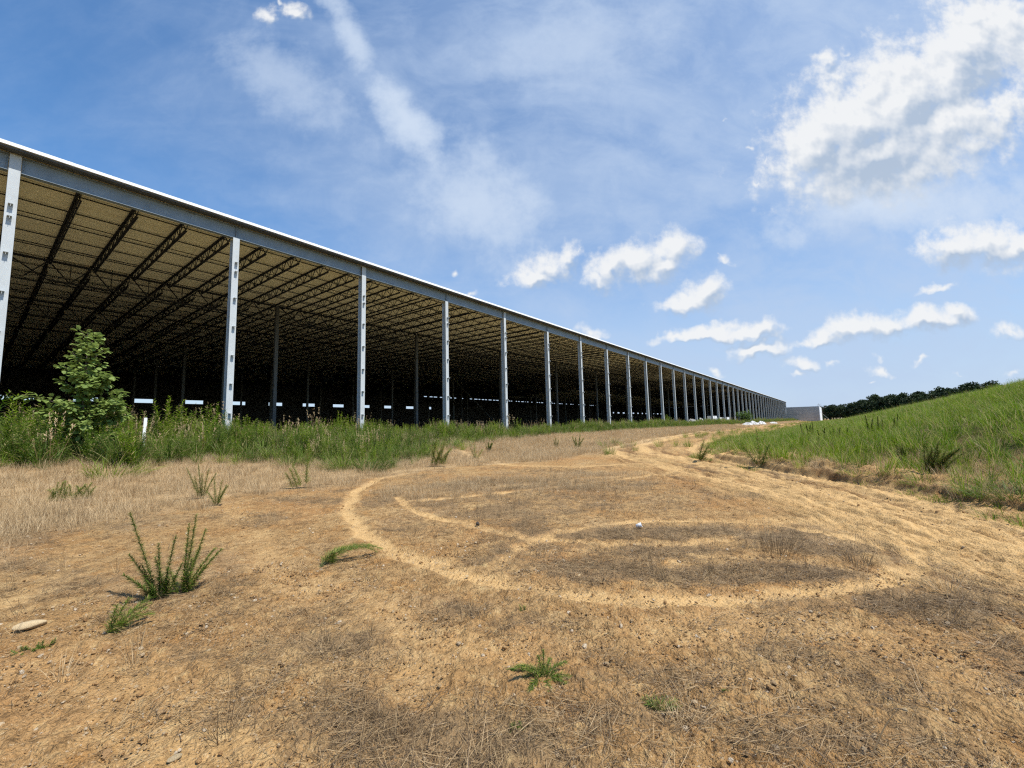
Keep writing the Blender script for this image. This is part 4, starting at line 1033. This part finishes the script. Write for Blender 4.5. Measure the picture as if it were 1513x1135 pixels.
CL = [ # cumulus lobes: photo px, radii px, tilt deg
 (1215,215,62,48,30),(1262,190,85,62,30),(1330,150,95,62,28),(1400,110,75,50,25),(1300,235,120,42,8),(1400,185,95,46,10),(1480,165,60,34,20),
 (1440,60,62,46,40),(1490,50,62,62,30),(1450,25,60,36,0),(1520,90,40,50,0),(1222,88,24,14,30),(1250,80,16,10,20),
 (1103,215,12,9,0),(1072,180,9,11,0),(1122,270,16,7,0),(1128,235,9,16,0),
 (812,392,36,24,15),(838,378,27,19,10),(788,412,34,13,0),(856,372,11,12,0),
 (905,394,38,26,18),(948,384,46,28,14),(992,368,36,30,0),(884,412,28,18,0),(978,392,40,20,10),
 (1040,431,34,22,0),(1012,448,42,13,8),(1070,380,20,9,-15),(1056,376,8,6,0),
 (1048,491,60,11,4),(1112,488,44,13,0),(1090,492,60,10,0),(1000,496,35,7,5),(1118,513,44,13,0),
 (1215,492,32,13,8),(1262,484,48,18,0),(1320,480,55,17,5),(1370,470,45,15,8),(1412,462,26,17,-20),(1190,500,26,8,10),
 (1400,366,42,26,0),(1450,362,60,32,0),(1505,368,60,30,0),(1372,430,30,9,18),(1400,424,24,8,15),
 (1188,537,28,12,0),(1232,540,18,9,0),(1296,530,16,13,0),(1305,546,28,9,-8),(1365,534,18,8,0),(1415,548,16,6,0),(1178,555,20,6,0),(1280,562,16,5,0),
 (872,493,24,10,-10),(700,437,16,9,0),(666,397,12,8,0),(1050,551,18,9,0),(1490,488,24,14,0),(1500,545,20,9,0),
 (395,18,22,20,0),(440,18,26,12,-15),(415,3,12,14,0)]
g = bpy.data.node_groups.new('cumulus_field', 'ShaderNodeTree')
g.interface.new_socket('P', in_out='INPUT', socket_type='NodeSocketVector'); g.interface.new_socket('D', in_out='OUTPUT', socket_type='NodeSocketFloat')
gk = NT(g); gi = gk.n('NodeGroupInput'); go = gk.n('NodeGroupOutput')
acc = None; gs = gk.n('ShaderNodeSeparateXYZ'); gk.l(gi.outputs[0], gs.inputs[0])
for (cx, cy, rx, ry, tl) in CL:
    qs = 1.3 if rx > 24 else .85+.45*max(rx-9, 0)/15
    a = gp(cx, cy); bx = gp(cx+rx*.5, cy); by = gp(cx, cy-ry*.5)
    sx = 2*math.hypot(bx[0]-a[0], bx[1]-a[1]); sy = 2*math.hypot(by[0]-a[0], by[1]-a[1])
    # the running value rides along in z (scaled to nothing) so that the lobes are worked out one after another
    cz = gk.n('ShaderNodeCombineXYZ'); gk.l(gs.outputs[0], cz.inputs[0]); gk.l(gs.outputs[1], cz.inputs[1])
    if acc is not None: gk.l(acc, cz.inputs[2])
    mp = gk.n('ShaderNodeMapping', vector_type='TEXTURE'); gk.l(cz.outputs[0], mp.inputs[0])
    mp.inputs[1].default_value = (a[0], a[1], 0); mp.inputs[2].default_value = (0, 0, math.radians(tl)+ROLL); mp.inputs[3].default_value = (sx*qs, sy*qs, 1e6)
    v_ = gk.math('SUBTRACT', 1.-.8*max(0, 1-rx/34)+(.28 if rx*ry > 2200 else 0), gk.vm('LENGTH', mp.outputs[0]))
    acc = v_ if acc is None else gk.math('SMOOTH_MAX', acc, v_, .12)
gk.l(acc, go.inputs[0])
def field(v):
    n_ = k.n('ShaderNodeGroup'); n_.node_tree = g; k.l(v, n_.inputs[0]); return n_.outputs[0]
def cnoise(v, sc, det, rough, off_=0.):
    n_ = k.n('ShaderNodeTexNoise', noise_dimensions='2D'); k.l(v, n_.inputs['Vector']); n_.inputs['Scale'].default_value = sc; n_.inputs['Detail'].default_value = det; n_.inputs['Roughness'].default_value = rough
    return n_
wn_ = cnoise(pv, 11., 3, .6); wv = k.vm('SUBTRACT', wn_.outputs['Color'], (.5, .5, .5))
sc_v = k.n('ShaderNodeVectorMath', operation='SCALE'); k.l(wv, sc_v.inputs[0]); sc_v.inputs['Scale'].default_value = .075
pw_ = k.vm('ADD', pv, sc_v.outputs[0])
nA = cnoise(pv, 15., 6, .62).outputs['Fac']; nB = cnoise(pv, 15., 3, .5).outputs['Fac']; nA2 = cnoise(k.vm('ADD', pv, (-.010, .020, 0)), 15., 3, .5).outputs['Fac']
FF = field(pw_)
f0 = k.math('ADD', k.math('MAXIMUM', FF, -1.), k.math('MULTIPLY', k.math('SUBTRACT', nA, .5), 1.75))
F1 = field(k.vm('ADD', pw_, (-.011, .022, 0)))
cden = k.mapr(f0, -.14, .80, 0, .97, True)
front = k.mapr(dy, .1, .3); up = k.mapr(dz, .0, .02)
cden = k.math('MULTIPLY', k.math('MULTIPLY', cden, front), up)
shade = k.math('ADD', k.math('MULTIPLY', k.math('SUBTRACT', F1, FF), 1.7), k.math('MULTIPLY', k.math('SUBTRACT', nA2, nB), 1.5))
def soft(cx, cy, rx, ry, tl):
    a = gp(cx, cy); bx = gp(cx+rx*.5, cy); by = gp(cx, cy-ry*.5); mp = k.n('ShaderNodeMapping', vector_type='TEXTURE'); k.l(pw_, mp.inputs[0])
    mp.inputs[1].default_value = (a[0], a[1], 0); mp.inputs[2].default_value = (0, 0, math.radians(tl)+ROLL); mp.inputs[3].default_value = (2*math.hypot(bx[0]-a[0], bx[1]-a[1]), 2*math.hypot(by[0]-a[0], by[1]-a[1]), 1)
    return k.mapr(k.vm('LENGTH', mp.outputs[0]), 1., .1, 0, 1, True)
gr = k.math('MAXIMUM', k.math('MAXIMUM', soft(1290, 235, 150, 62, 14), soft(1370, 165, 70, 34, 20)), k.math('MAXIMUM', soft(1450, 110, 60, 50, 40), soft(1440, 385, 90, 20, 0)))
shade = k.math('ADD', k.math('ADD', shade, .27), k.math('MULTIPLY', gr, .60), clamp=True)
ccol = k.mix(shade, (5.95, 6.05, 6.15), (3.0, 3.65, 4.6))
# thin high cloud: stretched noise plus the long contrail-like streak
def sheet(sx, sy, rot, sc, det, lo, hi, rough=.6, dist=.6, ox=0.):
    mp = k.n('ShaderNodeMapping'); k.l(pv, mp.inputs[0]); mp.inputs[1].default_value = (ox, ox*.7, 0); mp.inputs[2].default_value = (0, 0, rot); mp.inputs[3].default_value = (sx, sy, 1)
    return k.mapr(k.noise(mp.outputs[0], sc, det, rough, dist), lo, hi, 0, 1, True)
c1 = sheet(1, 2.2, .75, 1.6, 5, .34, .74, .55, .8, 3.1)
c2 = sheet(1, 3.2, -.12, 2.2, 6, .42, .75, .6, .5, 7.7)
c3 = sheet(1, 1.3, .5, 7., 5, .35, .75, .65, .4, 1.3)
px_ = k.n('ShaderNodeSeparateXYZ'); k.l(pv, px_.inputs[0]); PX, PY = px_.outputs[0], px_.outputs[1]
right = k.mapr(PX, -1.1, .25, .12, 1.)
low = k.mapr(PY, .62, .05, 0, 1.)
hi_ = k.math('SUBTRACT', 1., low)
ci = k.math('MULTIPLY', k.math('ADD', k.math('MULTIPLY', c1, .62), k.math('MULTIPLY', c1, k.math('MULTIPLY', c3, .35))), k.math('ADD', k.math('MULTIPLY', hi_, .8), .25))
ci2 = k.math('MULTIPLY', k.math('MULTIPLY', c2, k.math('ADD', k.math('MULTIPLY', low, .55), .12)), k.mapr(PX, -.6, .5, .1, 1.))
ci = k.math('MULTIPLY', ci, right)
# streak
def gauss_seg(a, b_, wd0, stg):
    ax, ay = gp(*a); bx, by = gp(*b_); ang = math.atan2(by-ay, bx-ax); L = math.hypot(bx-ax, by-ay)
    mp = k.n('ShaderNodeMapping', vector_type='TEXTURE'); k.l(pv, mp.inputs[0]); mp.inputs[1].default_value = ((ax+bx)/2, (ay+by)/2, 0); mp.inputs[2].default_value = (0, 0, ang); mp.inputs[3].default_value = (L*.62, wd0, 1)
    l_ = k.vm('LENGTH', mp.outputs[0]); e_ = k.math('ADD', k.math('SUBTRACT', 1., l_), k.math('MULTIPLY', k.math('SUBTRACT', wn, .5), 2.2))
    return k.math('MULTIPLY', k.mapr(e_, 0., .95, 0, 1, True), stg)
wn = k.noise(pv, 5, 5, .65)
sts = [gauss_seg((475,-30),(560,130),.055,.75), gauss_seg((535,90),(665,255),.07,.95), gauss_seg((630,220),(800,380),.16,.7), gauss_seg((1140,350),(1420,240),.09,.9), gauss_seg((1180,300),(1560,290),.12,.8), gauss_seg((330,60),(520,190),.12,.4), gauss_seg((700,100),(1000,40),.14,.35)]
stv = sts[0]
for q in sts[1:]: stv = k.math('MAXIMUM', stv, q)
veil = k.math('ADD', k.mapr(PY, .38, .02, .04, .9, True), k.math('ADD', k.math('MULTIPLY', k.mapr(PY, .45, .0, 0, .42, True), k.mapr(PX, -.3, .6, .3, 1.)), k.math('MULTIPLY', k.mapr(PX, -1.2, .8, .06, .58, True), k.mapr(c3, 0., 1., .65, 1.3))))
thin = k.math('ADD', k.math('ADD', ci, ci2), k.math('ADD', stv, veil))
thin = k.math('MULTIPLY', thin, k.mapr(dy, 0., .3))
thin = k.math('SUBTRACT', 1., k.math('EXPONENT', k.math('MULTIPLY', thin, -1.35)))
thin = k.math('MULTIPLY', thin, up)
skycol = k.n('ShaderNodeHueSaturation'); k.l(sky.outputs[0], skycol.inputs['Color']); skycol.inputs['Saturation'].default_value = 1.3; skycol.inputs['Value'].default_value = 1.22
cc = k.mix(thin, skycol.outputs[0], (3.35, 4.2, 5.6))
cc = k.mix(k.math('MULTIPLY', stv, .62), cc, (4.9, 5.5, 6.3))
cc = k.mix(cden, cc, ccol)
bg = k.n('ShaderNodeBackground'); k.l(cc, bg.inputs[0]); bg.inputs[1].default_value = .118
bg0 = k.n('ShaderNodeBackground'); k.l(skycol.outputs[0], bg0.inputs[0]); bg0.inputs[1].default_value = .118
ms = k.n('ShaderNodeMixShader'); k.l(k.math('MULTIPLY', k.math('GREATER_THAN', dy, 0.), k.math('GREATER_THAN', dz, -.001)), ms.inputs[0]); k.l(bg0.outputs[0], ms.inputs[1]); k.l(bg.outputs[0], ms.inputs[2])
wo = k.n('ShaderNodeOutputWorld'); k.l(ms.outputs[0], wo.inputs[0])
w.cycles.sampling_method = 'MANUAL'; w.cycles.sample_map_resolution = 512
sl = bpy.data.lights.new('sun', 'SUN'); sl.energy = 5.0; sl.angle = math.radians(.53); sl.color = (1., .955, .88)
so = bpy.data.objects.new('sun', sl); COL.objects.link(so)
sd = Vector((math.sin(SUN_AZ)*math.cos(SUN_EL), math.cos(SUN_AZ)*math.cos(SUN_EL), math.sin(SUN_EL)))
so.rotation_euler = sd.to_track_quat('Z', 'Y').to_euler()

# ---------------------------------------------------------------- camera
cd = bpy.data.cameras.new('camera'); cd.sensor_width = 36; cd.sensor_fit = 'HORIZONTAL'; cd.lens = 36*FPX/1513; cd.clip_start = .05; cd.clip_end = 8000
co = bpy.data.objects.new('camera', cd); COL.objects.link(co)
co.matrix_world = Matrix.Translation((0, 0, EZ)) @ Matrix.Rotation(math.pi/2+PITCH, 4, 'X') @ Matrix.Rotation(-ROLL, 4, 'Z')
SC.camera = co
SC.render.engine = 'CYCLES'; SC.cycles.use_denoising = False; SC.cycles.filter_width = 1.25; SC.cycles.sample_clamp_indirect = .7; SC.cycles.use_adaptive_sampling = True; SC.cycles.adaptive_threshold = .015; SC.cycles.adaptive_min_samples = 6
SC.cycles.max_bounces = 4; SC.cycles.diffuse_bounces = 2; SC.cycles.transparent_max_bounces = 4
SC.view_settings.view_transform = 'Standard'; SC.view_settings.look = 'None'; SC.view_settings.exposure = .35; SC.view_settings.gamma = 1
SC.view_settings.use_curve_mapping = False
